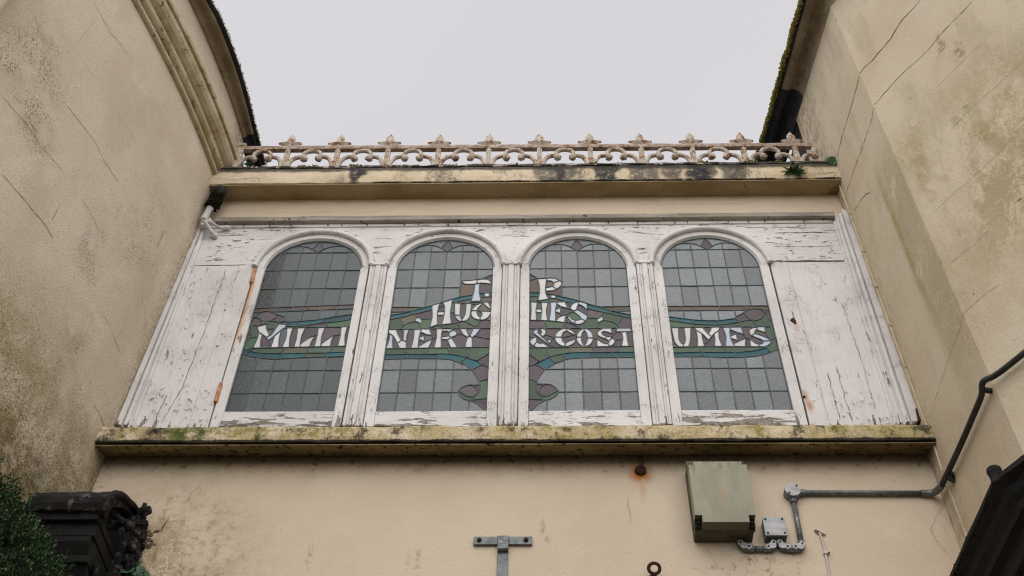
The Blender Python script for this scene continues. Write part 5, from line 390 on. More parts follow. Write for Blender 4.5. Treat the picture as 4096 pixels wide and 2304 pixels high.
LEADS=[
"""-308,897 300,927|-307,860 -263,858|-195,862 300,889|-166,905 -160,865|-73,908 -71,868|26,913 17,874|178,921 183,883|-106,867 -97,777|-2,874 -2,776|100,878 99,790|201,884 202,814|-103,777 -78,770 -52,770 73,784 125,794 201,815 299,835|-88,731 17,734 135,761 211,769 302,789|-125,761 -103,777|-65,769 -88,731|-23,771 -2,735|131,793 132,760|-90,715 31,719 301,722|29,736 35,719|155,761 167,721|-88,731 -90,715|-291,808 -279,840 -269,855 -256,863 -240,868 -225,870 -209,867 -194,861 -182,854 -173,846 -167,837 -163,828 -163,819 -165,809 -174,791 -181,783 -190,777 -199,775 -220,775 -228,778 -241,787 -256,803 -267,809 -273,811 -288,806 -291,808|-301,797 -299,802 -291,808 -279,808 -272,806 -253,787 -239,777 -235,771 -236,763 -245,746 -252,741 -268,737 -282,741 -288,746 -293,754 -300,774 -301,797|-165,840 -122,825 -110,818 -107,814 -104,805 -104,794 -107,782 -116,767 -125,761 -130,761 -145,770 -165,778 -177,780 -190,777|-316,797 -291,808|-235,771 -195,774|-195,775 -203,741 -203,721 -193,695 -171,655|-195,707 -150,709|-133,752 -162,659 -168,651 -186,636|-128,761 -133,752|-261,730 -209,748 -205,759|-245,746 -211,762|-261,730 -242,680|-242,680 -207,653 -182,625 -167,601 -145,553|-242,680 -239,628 -250,538|-214,657 -215,606 -206,540|-168,603 -115,687 -102,704 -90,715|-140,650 -145,542|-106,699 -108,627 -98,541|-133,752 -93,749 -78,751|-78,715 -70,651 -69,627 -71,603 -80,542|-41,717 -45,627 -34,543|-14,717 -5,626 -9,544|35,719 23,635 24,598 29,545|27,573 65,621 87,637 116,652|103,645 90,595 85,545|111,720 115,648 112,546|153,720 144,634 151,547|150,574 178,609 197,628 221,644 254,655|219,643 207,598 209,548|249,722 254,646 249,549|289,723 283,668 283,646 295,550|-271,532 -250,538 303,551|-308,536 -276,520 -233,504 -193,496 -165,494 -39,491 305,499|-56,542 -79,492|70,545 87,495|225,549 209,497|-315,495 -272,477 -235,465 -173,451 -124,444 -70,446 55,456 305,464|-259,513 -286,482|-193,496 -164,450|-64,491 -56,446|69,495 55,456|179,497 193,460|-301,788 -297,742 -288,717 -287,705 -285,648 -287,629 -292,609 -313,558|-313,654 -281,666|-286,625 -243,637|-271,532 -278,521|-208,1480 -177,1503 -164,1509 -134,1514 -104,1513 -79,1506 -54,1493 0,1448|208,1480 177,1503 164,1509 134,1514 104,1513 79,1506 54,1493 0,1448|0,1569 -39,1482|0,1569 39,1482|-204,904 -204,1479|-204,0 -204,456|-102,909 -102,1511|-102,0 -102,442|0,914 0,1446|0,0 0,450|102,919 102,1511|102,0 102,456|204,924 204,1480|204,0 204,460|-242,1445 242,1445|-306,1262 306,1262|-306,1082 306,1082|-306,347 306,347|-306,163 306,163""",
"""108,1146 151,1150 235,1163 260,1164 274,1160 284,1152 302,1121|109,1142 125,1122 133,1117 144,1114 184,1113 213,1123 226,1125 246,1123 308,1113|205,1159 209,1120|256,1174 282,1198 313,1207|205,1159 259,1177|108,1146 105,988|194,1115 191,1032 177,949|224,1123 226,1035 240,949|177,949 240,950|231,1026 310,1031|235,990 310,992|259,1027 260,991|288,1029 289,992|174,941 245,940 309,945|240,950 245,940|-310,821 -184,860 -63,911 34,959 83,981 127,997 188,1012|-308,784 -240,804 -174,831 -61,872|66,939 182,976|-247,841 -236,805|-184,860 -172,831|-306,899 -103,896|-307,856 -195,856|-61,911 -55,847 -52,804 -61,705|-15,935 -22,838 -13,735|4,944 15,911 18,896 20,857 17,793 9,735|63,972 58,881 57,849 59,819 69,744|-22,854 20,857|-19,821 20,821|-18,896 16,913|-61,705 -13,735 13,735 69,744|69,744 131,763|77,935 82,849 87,813 94,794 103,778 114,768 125,763 139,764 154,769 166,780 175,798 180,839 182,926|115,932 116,831 123,799 127,792 130,789 134,791 137,799 146,831 149,871 148,928|83,823 117,820|130,789 131,763|66,939 115,932 192,926 215,918|59,841 84,849|247,940 215,917 201,901 190,882 184,860 182,836 187,815 191,805 205,789 226,778 245,774 264,777 273,782 287,798 307,837 308,846 304,852 290,856 232,859|247,940 284,887 306,870|283,941 293,916 306,870|245,919 224,888 219,871 218,853 221,835 230,813 238,807 242,807 245,812 250,828 250,836 248,842 232,859 217,865|182,861 217,862|239,809 240,775|245,940 245,919|304,852 310,858|131,763 147,765 154,763 181,740 216,718|102,751 131,701|240,775 216,704|273,782 311,764|161,771 158,762|-243,801 -219,734|-236,701 -219,729 -203,745 -176,760 -155,766 -148,766 -134,761 -122,749 -118,738 -108,703|-154,839 -145,800|-116,785 -54,793|-305,695 -109,699 307,701|-61,705 -42,721 -35,726 -18,730 -9,730 -1,728 7,723 26,702|-308,692 -296,650 -293,615 -296,583 -308,529|-260,697 -244,650 -220,601|-297,659 -280,646 -267,630 -251,595 -226,531|-273,638 -270,585 -263,530|-215,697 -210,596|-182,697 -189,649 -190,620 -188,573 -184,531|-238,576 -220,601 -189,589|-154,698 -149,638 -157,532|-109,698 -117,627 -115,532|-107,668 -74,649 -44,640|-59,700 -34,610|-115,627 -76,648|-115,609 -82,586|-86,640 -82,586|-114,548 -69,588 -34,610|-34,610 -54,533|-18,700 -14,637 -22,533|19,701 15,626 22,533|20,701 53,700 86,694|86,694 103,671 107,663 108,652 104,641 98,636 76,622|19,672 40,678 47,678 56,670 59,664 61,653 57,641 53,636 45,633 16,628|58,669 90,691|56,639 76,622|19,604 44,604 51,601 56,594 64,566 77,534|76,622 96,582 117,535|51,601 76,622|-34,610 -14,620|120,701 145,646 151,639 164,629 168,622 168,611 163,576 161,535|159,700 170,663 184,632|201,700 184,632|246,701 222,646 205,626 201,616 201,597 205,535|168,622 184,632 201,616|107,655 146,645|213,632 308,606|-312,527 309,535|-309,478 43,481 84,477 128,466 205,436 245,415 264,399|-191,529 -171,480|-47,531 -71,481|59,532 75,479|194,533 181,445|310,491 235,421|-310,439 -126,443 -4,441 53,438 84,431 112,418 134,405 155,386|-169,480 -171,443|6,481 8,441|169,450 142,400|162,453 236,418 245,411 264,388 310,364|143,413 178,380 206,348|206,348 264,386|206,348 232,307 242,282 255,246 260,215 259,192 255,170 247,153 234,137 224,131 212,129 189,136 165,158 142,175|142,173 148,189 151,195 172,213 187,220 209,222 228,212 237,200 247,178 249,158|142,175 143,154 149,139 160,124 167,117 183,108 202,103 211,103 309,117|224,129 240,107|209,222 259,221|205,103 238,85 258,68 280,41 304,1|256,252 312,275|-208,1480 -177,1503 -164,1509 -134,1514 -104,1513 -79,1506 -54,1493 0,1448|208,1480 177,1503 164,1509 134,1514 104,1513 79,1506 54,1493 0,1448|0,1569 -39,1482|0,1569 39,1482|-204,899 -204,1479|-204,0 -204,440|-102,897 -102,1511|-102,0 -102,441|0,945 0,1446|0,0 0,440|102,1044 102,1511|102,0 102,420|204,1161 204,1480|204,0 204,101|-242,1445 242,1445|-306,1262 306,1262|-306,1082 105,1082|-306,347 203,347|-306,163 141,163""",
"""-311,1144 -259,1166|-303,1212 -257,1167|-257,1167 -248,1119 -243,1071 -245,1015 -253,949|-198,1166 -206,1075 -206,1028 -197,994 -175,945|-259,1166 -176,1170 -152,1168 -142,1164 -123,1151 -107,1133 -104,1119 -107,1100 -117,1081 -133,1063 -154,1049 -167,1045 -205,1041|-202,1142 -177,1141 -169,1139 -158,1127 -153,1113 -156,1100 -166,1088 -175,1083 -206,1074|-155,1123 -116,1143|-164,1088 -137,1062|-205,1015 -106,992|-104,1119 -106,992|-205,1015 -138,999 -66,973 -2,947 53,917 123,888 166,863 185,854 312,814|-310,1029 -243,1028|-310,991 -246,991|-310,946 -251,951 -189,965|-172,1006 -177,975|-138,999 -151,970|-189,978 -163,973 -137,965 -91,948 -39,925|51,874 180,827 312,782|47,920 51,874|185,854 178,828|112,891 309,893|201,848 308,852|-312,939 -207,938 -91,940 -71,936|-91,940 -99,952|-311,770 -216,768 -149,759 -94,748|-298,939 -295,871 -299,770|-257,938 -265,859 -261,769|-233,938 -230,858 -238,769|-191,938 -200,876 -202,852 -201,828 -194,765|-264,874 -230,874|-264,841 -231,840|-177,937 -176,870 -187,763|-137,937 -148,858 -145,758|-137,919 -112,894 -68,875 -52,866|-87,939 -71,876|-148,867 -116,888|-147,846 -117,832|-116,894 -117,812|-143,771 -128,796 -121,803 -113,808 -85,818 -39,849|-85,818 -94,748|-117,815 -109,809|-5,942 -31,930 -39,924 -51,907 -56,887 -55,878 -46,860 -34,841 -4,806 4,790 5,784 2,779 -12,771 -19,769 -33,771 -47,779 -73,815|47,859 21,895 6,909 1,911 -8,908 -15,893 -17,884 -16,875 -12,867 36,821 41,814 44,806 44,792 35,765 23,748 5,735 -6,731 -16,730 -26,733 -37,739 -55,755 -62,765 -78,797|-5,942 29,935 47,920 47,859|-5,942 -8,908|-41,851 -13,870|3,784 30,763|-31,771 -32,736|-94,748 -74,773 -75,815|-71,939 -52,893|47,859 51,874|41,814 51,862|-216,768 -197,699|-111,698 -94,744 -86,752 -81,753 -67,749 -49,738 -30,723 -2,697|139,840 132,813 128,804 123,797 110,786 103,783 98,783 80,789 42,785|106,748 105,730 94,696|110,745 129,761 138,765 157,764 177,759 195,750 211,738 219,728 238,696|263,798 219,733|-310,697 314,696|-311,528 313,536|-246,698 -269,688 -275,684 -281,671 -282,664 -279,652 -217,582 -171,537|-246,698 -220,693 -213,689 -206,677 -205,663 -213,640 -221,629 -234,622|-246,698 -253,676 -254,669 -249,654 -242,646 -236,653 -232,666 -240,692 -246,698|-256,628 -279,617 -287,611 -297,598 -302,583 -297,565 -286,549 -280,543 -260,531|-242,646 -167,537|-261,617 -261,591 -259,583 -251,571 -240,565 -235,566 -221,577|-261,580 -281,543|-225,574 -202,548 -198,532|-205,589 -159,613|-174,602 -183,559|-209,642 -155,616|-310,635 -283,611|-27,615 -30,595 -37,576 -47,560 -61,548 -76,540 -93,538 -109,540 -124,548 -137,561 -147,577 -153,596 -155,616 -152,636 -146,655 -135,672 -122,684 -106,692 -90,695 -73,692 -58,684 -45,671 -35,654 -29,635 -27,615|-42,641 -65,656 -76,670|-76,670 -91,670 -96,667 -104,658 -110,644 -112,627 -112,610 -108,587 -102,577 -95,570 -90,570 -67,587 -29,603|-155,619 -112,619|-84,694 -80,669|-92,570 -98,538|-112,616 -28,641|73,614 71,594 65,575 57,559 46,547 33,539 21,537 8,539 -4,547 -14,560 -22,576 -26,595 -27,615 -25,635 -19,654 -11,671 0,683 12,691 26,694 39,691 51,683 61,670 68,653 72,634 73,614|38,611 37,596 31,570 27,561 23,555 18,554 14,556 10,561 7,571 3,597 4,627 9,653 17,668 22,670 27,668 34,653 36,641 38,611|-27,618 4,617|38,611 73,611|22,694 21,669|20,554 21,537|131,693 109,678 103,671 96,657 96,643 102,630 112,619 142,602 156,591 164,579 164,573 157,562 152,559 140,560 132,563 118,576 96,605|187,645 164,658 144,666 133,665 130,663 125,655 127,646 134,635 147,627 174,619 189,606 199,590 198,573 190,556 184,549 162,533|181,694 187,645|96,605 91,568 93,533|153,625 143,602|161,585 187,610|156,561 166,534|73,605 96,602|207,662 217,695|295,696 306,664|207,662 306,664|242,661 246,618 246,601 233,534|271,662 273,595 279,535|184,622 199,650 211,662|200,593 244,592|-275,383 -214,432 -191,447 -151,466 -87,481 -42,486 0,487 314,488|-161,392 -120,417 -100,425 -67,434 -42,438 69,442 313,443|-204,529 -187,450|-64,531 -73,481|64,533 78,488|219,534 209,487|-313,484 -241,412|-107,477 -91,427|-187,450 -156,395|44,488 36,442|175,488 188,442|-315,371 -283,382 -267,390 -186,448|-267,390 -214,345|-214,345 -163,389 -106,421|-214,345 -244,292 -253,268 -261,236 -264,218 -263,198 -259,174 -256,164 -250,155 -237,140 -230,135 -214,132 -198,135 -191,138 -171,155 -141,175|-314,279 -258,246|-141,165 -149,188 -154,196 -166,210 -180,221 -187,223 -209,225 -225,221 -229,217 -238,204 -244,188 -247,153|-263,229 -209,225|-141,175 -143,155 -148,143 -163,126 -189,106 -196,104 -209,102 -313,111|-224,133 -238,107|-209,102 -240,82 -253,71 -310,-2|-208,1480 -177,1503 -164,1509 -134,1514 -104,1513 -79,1506 -54,1493 0,1448|208,1480 177,1503 164,1509 134,1514 104,1513 79,1506 54,1493 0,1448|0,1569 -39,1482|0,1569 39,1482|-204,1170 -204,1479|-204,0 -204,101|-102,1132 -102,1511|-102,0 -102,420|0,948 0,1446|0,0 0,439|102,900 102,1511|102,0 102,441|204,894 204,1480|204,0 204,441|-242,1445 242,1445|-306,1262 306,1262|-103,1082 306,1082|-206,347 306,347|-139,163 306,163""",
"""-307,890 308,890|-309,850 166,851|270,849 308,852|-146,891 -144,850|11,890 4,850|165,890 166,851|-211,851 -211,775|-109,850 -109,760|-5,850 -6,757|98,851 96,777|-308,796 -173,768 -126,761 -85,758 -34,757 5,759 96,777|-308,763 -162,729 -125,724 -34,719 -1,720 27,724 60,731 146,755 165,758 190,758|96,777 113,746|-170,768 -157,728|-15,757 -11,719|161,840 179,855 190,860 212,864 234,863 246,860 256,855 264,846 275,826 279,822 256,787 244,773 223,759 204,755 196,757 188,760 179,768 165,787 160,797 155,818 157,833 161,840|98,792 159,833|256,855 271,848 275,843 281,833 286,817 292,764 288,701|292,764 308,755|190,758 215,699|113,746 96,698|-309,697 289,701|-163,728 -161,699|-20,719 -9,699|-297,696 -290,576 -283,553 -268,529|-255,697 -260,598 -257,580 -251,564 -248,559 -241,555 -234,559 -231,564 -224,599 -222,639 -223,698|-180,698 -194,594 -200,565 -211,530|-241,557 -242,530|-314,602 -294,602|-158,699 -153,655 -152,623 -155,579 -162,530|-154,673 -131,651 -117,635 -90,585|-111,699 -93,655 -71,619|-59,699 -71,668 -86,642|-15,674 -52,638 -93,579 -117,552|-123,643 -122,596 -117,530|-51,638 -52,587 -62,530|-12,699 -22,640 -25,606 -14,529|5,699 13,654 15,610 11,577 0,529|53,699 44,654 42,622 46,578 57,529|51,673 78,656 125,631|117,699 124,611 125,605 130,598|44,620 90,649|79,641 81,577|45,599 82,578|52,555 131,602|130,598 118,528|153,598 147,527|130,598 156,598|213,699 189,694 181,691 168,682 160,670 158,663 158,647 160,631 165,623 193,602 216,589 225,580 228,572 225,563 216,554 206,550 189,551 180,558 162,582 156,598 157,605 166,623|252,646 203,672 195,666 189,653 190,644 193,640 251,607 264,595 271,582 273,569 269,557 258,544 235,525|256,700 252,646|210,699 206,672|166,623 193,641|227,575 274,576|200,550 196,526|252,646 264,595|288,701 289,652 301,605 310,534|301,605 273,580|-306,527 -96,530 238,525|-305,479 -149,484 11,480 91,483 138,489 181,499 212,508 237,520|-145,528 -150,484|-2,529 -9,481|115,527 116,486|-305,444 -139,445 5,438 65,438 117,441 163,447 219,462 311,507|-133,484 -147,445|54,482 43,438|238,525 256,478|-208,1480 -177,1503 -164,1509 -134,1514 -104,1513 -79,1506 -54,1493 0,1448|208,1480 177,1503 164,1509 134,1514 104,1513 79,1506 54,1493 0,1448|0,1569 -39,1482|0,1569 39,1482|-204,891 -204,1479|-204,0 -204,443|-102,892 -102,1511|-102,0 -102,442|0,892 0,1446|0,0 0,436|102,892 102,1511|102,0 102,438|204,892 204,1480|204,0 204,454|-242,1445 242,1445|-306,1262 306,1262|-306,1082 306,1082|-306,347 306,347|-306,163 306,163"""]
CRACKS=dict(
 left="3:-2613,-1642,7755 -2588,-1564,7757 -2550,-1437,7744 -2528,-1367,7771 -2509,-1297,7772|2:-2565,-1491,7771 -2527,-1362,7780 -2506,-1288,7789 -2477,-1183,7808|2:-2647,-1699,7283 -2601,-1562,7322 -2548,-1387,7333 -2517,-1280,7355 -2467,-1088,7367 -2419,-875,7380|3:-2742,-1931,6874 -2716,-1862,6893|3:-2682,-1732,6538 -2640,-1607,6556 -2611,-1516,6572 -2582,-1418,6561 -2542,-1280,6593 -2525,-1219,6603|3:-2617,-1540,6599 -2600,-1484,6605 -2588,-1446,6616|3:-2576,-1440,6953 -2530,-1284,6977 -2496,-1154,7004 -2469,-1042,6982 -2430,-871,7008|2:-2430,-871,7008 -2398,-711,7009 -2368,-535,7008 -2346,-390,6997|4:-2619,-1503,6179 -2587,-1394,6196 -2551,-1269,6210 -2519,-1147,6229 -2499,-1065,6220|3:-2482,-1045,6611 -2460,-952,6613 -2442,-865,6604 -2423,-770,6587|1.5:-2427,-972,7777 -2389,-798,7817 -2356,-618,7796 -2331,-463,7790|3:-2511,-1143,6436 -2512,-1136,6362 -2514,-1136,6287|2.5:-2613,-1545,6777 -2616,-1545,6691 -2620,-1549,6601|2.5:-2335,-358,7216 -2337,-357,7139 -2341,-366,7059|1.5:-2490,-1171,7306 -2493,-1171,7212 -2494,-1167,7145|1.5:-2587,-1557,7728 -2595,-1562,7525 -2603,-1568,7332|3:-2393,-546,6258 -2375,-428,6257 -2364,-340,6241 -2349,-216,6219|2.5:-2349,-338,6688 -2340,-256,6659 -2325,-84,6549|2:-2390,-571,6500 -2365,-404,6474|2:-2346,-189,6220 -2332,-35,6211|2.5:-2336,-369,7229 -2340,-354,7025|3:-2360,-187,5799 -2352,-114,5805|2.5:-2359,-336,6360 -2365,-347,6234|4:-2373,-309,5821 -2366,-252,5811 -2359,-183,5812 -2353,-120,5800",
 right="5:2353,-1320,8265 2315,-1260,8260 2261,-1173,8266 2204,-1081,8216 2158,-1008,8212 2111,-934,8208 2072,-870,8223 2048,-811,8208 2043,-697,8207 2036,-564,8214 2026,-377,8244 2019,-254,8243 2015,-175,8239|3.5:2494,-1545,7796 2445,-1468,7797 2368,-1344,7808 2310,-1252,7792 2263,-1177,7799 2176,-1038,7824 2104,-921,7822 2058,-849,7816 2046,-769,7783 2038,-620,7804 2030,-466,7826 2021,-281,7869 2013,-133,7886 2009,-57,7832|2:2466,-1501,7411 2401,-1397,7428 2306,-1246,7436 2235,-1132,7442|1.8:2513,-1576,7010 2481,-1525,7020 2417,-1423,7021 2357,-1326,7043 2271,-1190,7044 2238,-1137,7034|2:2418,-1424,6590 2347,-1311,6594 2272,-1191,6590 2187,-1055,6604 2075,-875,6617|3:2334,-1290,6201 2306,-1245,6213|3:2028,-425,7471 2026,-377,7531 2022,-311,7574 2019,-256,7608|3:2019,-242,7594 2016,-184,7649 2013,-137,7671|2.2:2175,-1036,5853 2109,-929,5867 2066,-861,5869 2046,-755,5842 2034,-527,5838 2022,-298,5823 2015,-167,5786|1.8:2221,-1109,6206 2156,-1005,6188 2077,-879,6210",
 facade="2:2001,0,5404 1993,0,5343 1951,0,5296 1898,0,5210 1901,0,5146 1929,0,5076 1951,0,5044|1.5:1946,0,5276 1960,0,5210 1972,0,5158|2:-2182,0,7900 -2063,0,7914 -1855,0,7896 -1667,0,7885 -1484,0,7898 -1325,0,7888 -1112,0,7892 -1025,0,7946|2:646,0,7942 774,0,7949 942,0,7954 1117,0,7943 1324,0,7949 1488,0,7997|2:1814,0,8008 1873,0,7957 1917,0,7931 1978,0,7947|4:-1897,0,5287 -1911,0,5254 -1919,0,5215 -1927,0,5194|2:-1780,0,5522 -1824,0,5451 -1834,0,5400 -1858,0,5366",
 cornice="3:-2276,-136,8108 -2219,-136,8107 -2119,-136,8089 -2054,-136,8104 -1980,-136,8116 -1917,-136,8105|3:-1943,-136,8102 -1935,-136,8043|4:-2250,-136,8202 -2208,-136,8201 -2162,-136,8220 -2127,-136,8240|4:1543,-136,8076 1597,-136,8072 1650,-136,8077 1751,-136,8095 1828,-136,8094 1988,-136,8111|3:1504,-136,8123 1503,-136,8042|2.5:1991,-136,8111 1978,-136,8080 1946,-136,8046|2:1932,-136,8221 1946,-136,8132",
)
# ------------------------------------------------------------------ ground
def struct(mb, name, mat):
    o = mb.obj(name, mat); o['kind'] = 'structure'; return o
g = MB(); g.add([(-400, -400, 0), (400, -400, 0), (400, 400, 0), (-400, 400, 0)], [(0, 1, 2, 3)]); struct(g, 'ground', 'paving')

# ------------------------------------------------------------------ left building (bowed, leaning wall)
def LW(y, z): return -2.266 + .08 * y - .075 * y * y - .032 * (8.17 - z)
def LN(y):
    d = .08 - .15 * y; n = Vector((1, -d, 0)); n.normalize(); return n
LB = thing('left_building', 'bowed roughcast building with stacked cornice mouldings and mossy eave on the left', 'building', (-2.6, -1.5, 0))
ys = [.10 - 4.4 * i / 88 for i in range(89)]; zs_ = [9.0 * i / 40 for i in range(41)]
m = MB(); nz_ = len(zs_)
vs = [(LW(y, z), y, z) for y in ys for z in zs_] + [(LW(y, z) - .35, y, z) for y in ys for z in zs_]
N0 = len(ys) * nz_; fs = []
for i in range(len(ys) - 1):
    for k in range(nz_ - 1):
        a = i * nz_ + k; fs += [(a, a + 1, a + nz_ + 1, a + nz_), (N0 + a, N0 + a + nz_, N0 + a + nz_ + 1, N0 + a + 1)]
for i in range(len(ys) - 1):
    a = i * nz_ + nz_ - 1; fs.append((a, a + N0, a + nz_ + N0, a + nz_))
for k in range(nz_ - 1):
    fs.append((k, N0 + k, N0 + k + 1, k + 1)); a = (len(ys) - 1) * nz_ + k; fs.append((a, a + 1, N0 + a + 1, N0 + a))
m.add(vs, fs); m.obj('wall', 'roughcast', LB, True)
def bow(y):
    t = [(-9, 1.05), (-1.25, 1.08), (-1.05, 1.22), (-.9, 1.40), (-.73, 1.37), (-.55, 1.33), (-.4, 1.25), (-.2, 1.12), (0, 1.0), (9, .9)]
    for (a, u), (b, w_) in zip(t[:-1], t[1:]):
        if a <= y <= b: return u + (w_ - u) * (y - a) / (b - a)
def eframes(z, y0, y1, n): return [((LW(y, z), y, z), LN(y) * bow(y)) for y in [y0 + (y1 - y0) * i / n for i in range(n + 1)]]
def lframes(z, y0, y1, n): return [((LW(y, z), y, z), LN(y)) for y in [y0 + (y1 - y0) * i / n for i in range(n + 1)]]
prof = [(-.02, -.02), (.016, -.015), (.026, -.008), (.030, .005), (.026, .018), (.016, .026), (.016, .040), (.032, .046), (.046, .058), (.053, .075), (.050, .092), (.040, .104), (.040, .112), (.058, .122), (.080, .142), (.095, .170), (.099, .195), (.094, .215), (.112, .220), (.117, .245), (.10, .262), (-.02, .275)]
MB().sweep(lframes(8.18, -.02, -4.2, 60), prof, False).obj('cornice_moulding', 'moulding', LB)
prof = [(-.02, -.045), (.012, -.035), (.026, -.012), (.034, .0), (.040, .004), (.054, .004), (.056, -.004), (.070, -.002), (.076, .008), (.076, .014), (-.02, .014)]
MB().sweep(eframes(8.915, .02, -4.2, 90), prof).obj('eave', 'eave', LB); MB().sweep(eframes(8.915, .9, .021, 6), prof).obj('eave', 'slate', LB, label='black rear eave')  # rear length of the eave is near black
prof = [(-.02, .016), (.080, .016), (.094, .020), (.099, .030), (.095, .040), (-.02, .06)]
MB().sweep(eframes(8.915, .9, -4.2, 110), prof).obj('roof_edge', 'slate', LB)
def moss(frames_fn, o0, o1, z0, z1, y0, y1, n, r0, r1, seed):
    rr = random.Random(seed); mb = MB()
    for i in range(n):
        y = y0 + (y1 - y0) * rr.random(); p, nn = frames_fn(y); o = o0 + (o1 - o0) * rr.random(); r = r0 + (r1 - r0) * rr.random() ** 2
        mb.ball((p[0] + nn[0] * o, p[1] + nn[1] * o, z0 + (z1 - z0) * rr.random()), r, 1, .5, (1, 1, .75), i)
    return mb
o = moss(lambda y: ((LW(y, 8.95), y, 0), LN(y) * bow(y)), .094, .104, 8.938, 8.960, .7, -1.6, 900, .002, .006, 3).obj('moss', 'moss', LB); o['kind'] = 'stuff'
m = MB(); m.box(-2.7, -2.315, .12, 2.2, 7.8, 9.0); m.obj('slate_hung_wall', 'slate', LB)
p = [(LW(-2.02, z) + .052, -2.075, z) for z in (0, 2, 4, 6, 8, 8.9)]
dp = MB().tube(p, .055, 16).obj('downpipe', 'stucco', LB, True)

# ------------------------------------------------------------------ right building (canted wall)
A1 = math.radians(3); A2 = math.radians(32)
RC0 = Vector((2.006, 0, 0)); T1 = Vector((math.sin(A1), -math.cos(A1), 0)); N1 = Vector((-math.cos(A1), -math.sin(A1), 0))
RF = RC0 + T1 * .836; T2 = Vector((math.sin(A2), -math.cos(A2), 0)); N2 = Vector((-math.cos(A2), -math.sin(A2), 0))
NM = (N1 + N2) / (1 + N1.dot(N2))
RB = thing('right_building', 'canted stucco building with algae trails, long cracks and mossy slate eave on the right', 'building', (2.3, -1.2, 0))
path = [(RC0 - T1 * .24, N1)] + [(RC0 + T1 * (.80 * i / 8), N1) for i in range(9)] + [(RF, NM)] + [(RF + T2 * (.04 + 3.4 * i / 20), N2) for i in range(21)]
def ez(y): return 9.275 + .222 * max(0, y + .8)
def rwall(path, z0, z1, th):
    mb = MB(); v = []; f = []
    nzz = 24
    for p, nn in path:
        for k in range(nzz + 1): v.append((p.x, p.y, z0 + (ez(p.y) + .03 - z0) * k / nzz))
    n0 = len(v)
    for p, nn in path:
        for k in range(nzz + 1): v.append((p.x - nn.x * th, p.y - nn.y * th, z0 + (ez(p.y) + .03 - z0) * k / nzz))
    w = nzz + 1
    for i in range(len(path) - 1):
        for k in range(nzz):
            a = i * w + k; f += [(a, a + 1, a + w + 1, a + w), (n0 + a, n0 + a + w, n0 + a + w + 1, n0 + a + 1)]
        a = i * w + nzz; f.append((a, a + n0, a + w + n0, a + w))
    for k in range(nzz):
        f.append((k, n0 + k, n0 + k + 1, k + 1)); a = (len(path) - 1) * w + k; f.append((a, a + 1, n0 + a + 1, n0 + a))
    return mb.add(v, f)
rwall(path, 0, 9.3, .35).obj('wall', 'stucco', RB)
epath = [((p.x, p.y, 0), nn) for p, nn in [(RC0 - T1 * 1.3, N1), (RC0 - T1 * .8, N1)] + path[1:]]
def at_z(fr, z): return [((p[0], p[1], ez(p[1])), nn) for p, nn in fr]
prof = [(-.02, -.11), (.001, -.105), (.008, -.07), (.020, -.035), (.036, -.010), (.046, .0), (.088, .004), (.090, -.014), (.098, -.018), (.128, -.016), (.132, -.006), (.148, -.002), (.150, .012), (-.02, .012)]
MB().sweep(at_z(epath[2:], 9.25), prof).obj('eave', 'eave', RB); MB().sweep([((p.x, p.y, ez(p.y)), N1) for p in (RC0 - T1 * 1.3, RC0 - T1 * .6, RC0 - T1 * .3, RC0 - T1 * .005)], prof).obj('eave', 'slate', RB, label='black rear eave')  # rear part of this eave is darker than the front
prof = [(-.02, .014), (.151, .013), (.153, .008), (.166, .010), (.174, .022), (.174, .045), (-.02, .08)]
MB().sweep(at_z(epath, 9.25), prof).obj('roof_edge', 'slate', RB)
def rfr(y):
    if y > RF.y: t = (RC0.y - y) / math.cos(A1); return RC0 + T1 * t, N1
    t = (RF.y - y) / math.cos(A2); return RF + T2 * t, N2
mm = MB(); rr = random.Random(5)
for i in range(2600):
    y = rr.uniform(-1.2, .9); q, nn = rfr(y); d = .5 + .5 * mnoise.noise(Vector((y * 6, 3, 0))) ; o_ = .166 + (.018 + .024 * d) * rr.random() ** .8; r = rr.uniform(.004, .011)
    mm.ball((q.x + nn.x * o_, q.y + nn.y * o_, ez(y) + .020 + rr.uniform(-.006, .03)), r, 1, .5, (1, 1, .8), i)
o = mm.obj('moss', 'moss', RB); o['kind'] = 'stuff'
m = MB(); m.box(2.035, 2.4, .26, 2.4, 7.8, 9.55); m.obj('slate_hung_wall', 'slate', RB)

# ------------------------------------------------------------------ link building between them
KB = thing('link_building', 'cream plastered link above the passage carrying the painted window screen between the two buildings', 'building', (-.16, 0, 0))
m = MB()
xx = [-2.45 + 4.6 * i / 60 for i in range(61)]; zz = [5.70 * i / 40 for i in range(41)]
v = [(x, .004 * mnoise.noise(Vector((x * 1.3, z * 1.3, 0))), z) for x in xx for z in zz] + [(x, .3, z) for x in xx for z in zz]
f = []; w = len(zz); n0 = len(xx) * w
for i in range(60):
    for k in range(40):
        a = i * w + k; f += [(a, a + w, a + w + 1, a + 1), (n0 + a, n0 + a + 1, n0 + a + w + 1, n0 + a + w)]
    a = i * w + 40; f.append((a, a + w, n0 + a + w, n0 + a))
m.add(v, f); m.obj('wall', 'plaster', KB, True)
MB().box(-2.45, 2.15, 0, .3, 7.765, 8.06).obj('frieze', 'plaster', KB)
MB().box(-2.45, 2.15, .5, .6, 5.0, 8.06).obj('rear_wall', 'black', KB)
def xs_frames(x0, x1, n): return [((x0 + (x1 - x0) * i / n, 0, 0), (0, 1, 0)) for i in range(n + 1)]
def rough(mb, a, seed):
    mb.v = [(x, y + a * mnoise.noise(Vector((x * 9, y * 30 + seed, z * 30))), z + a * mnoise.noise(Vector((x * 8 + 40, y * 30 + seed, z * 30)))) for x, y, z in mb.v]; return mb
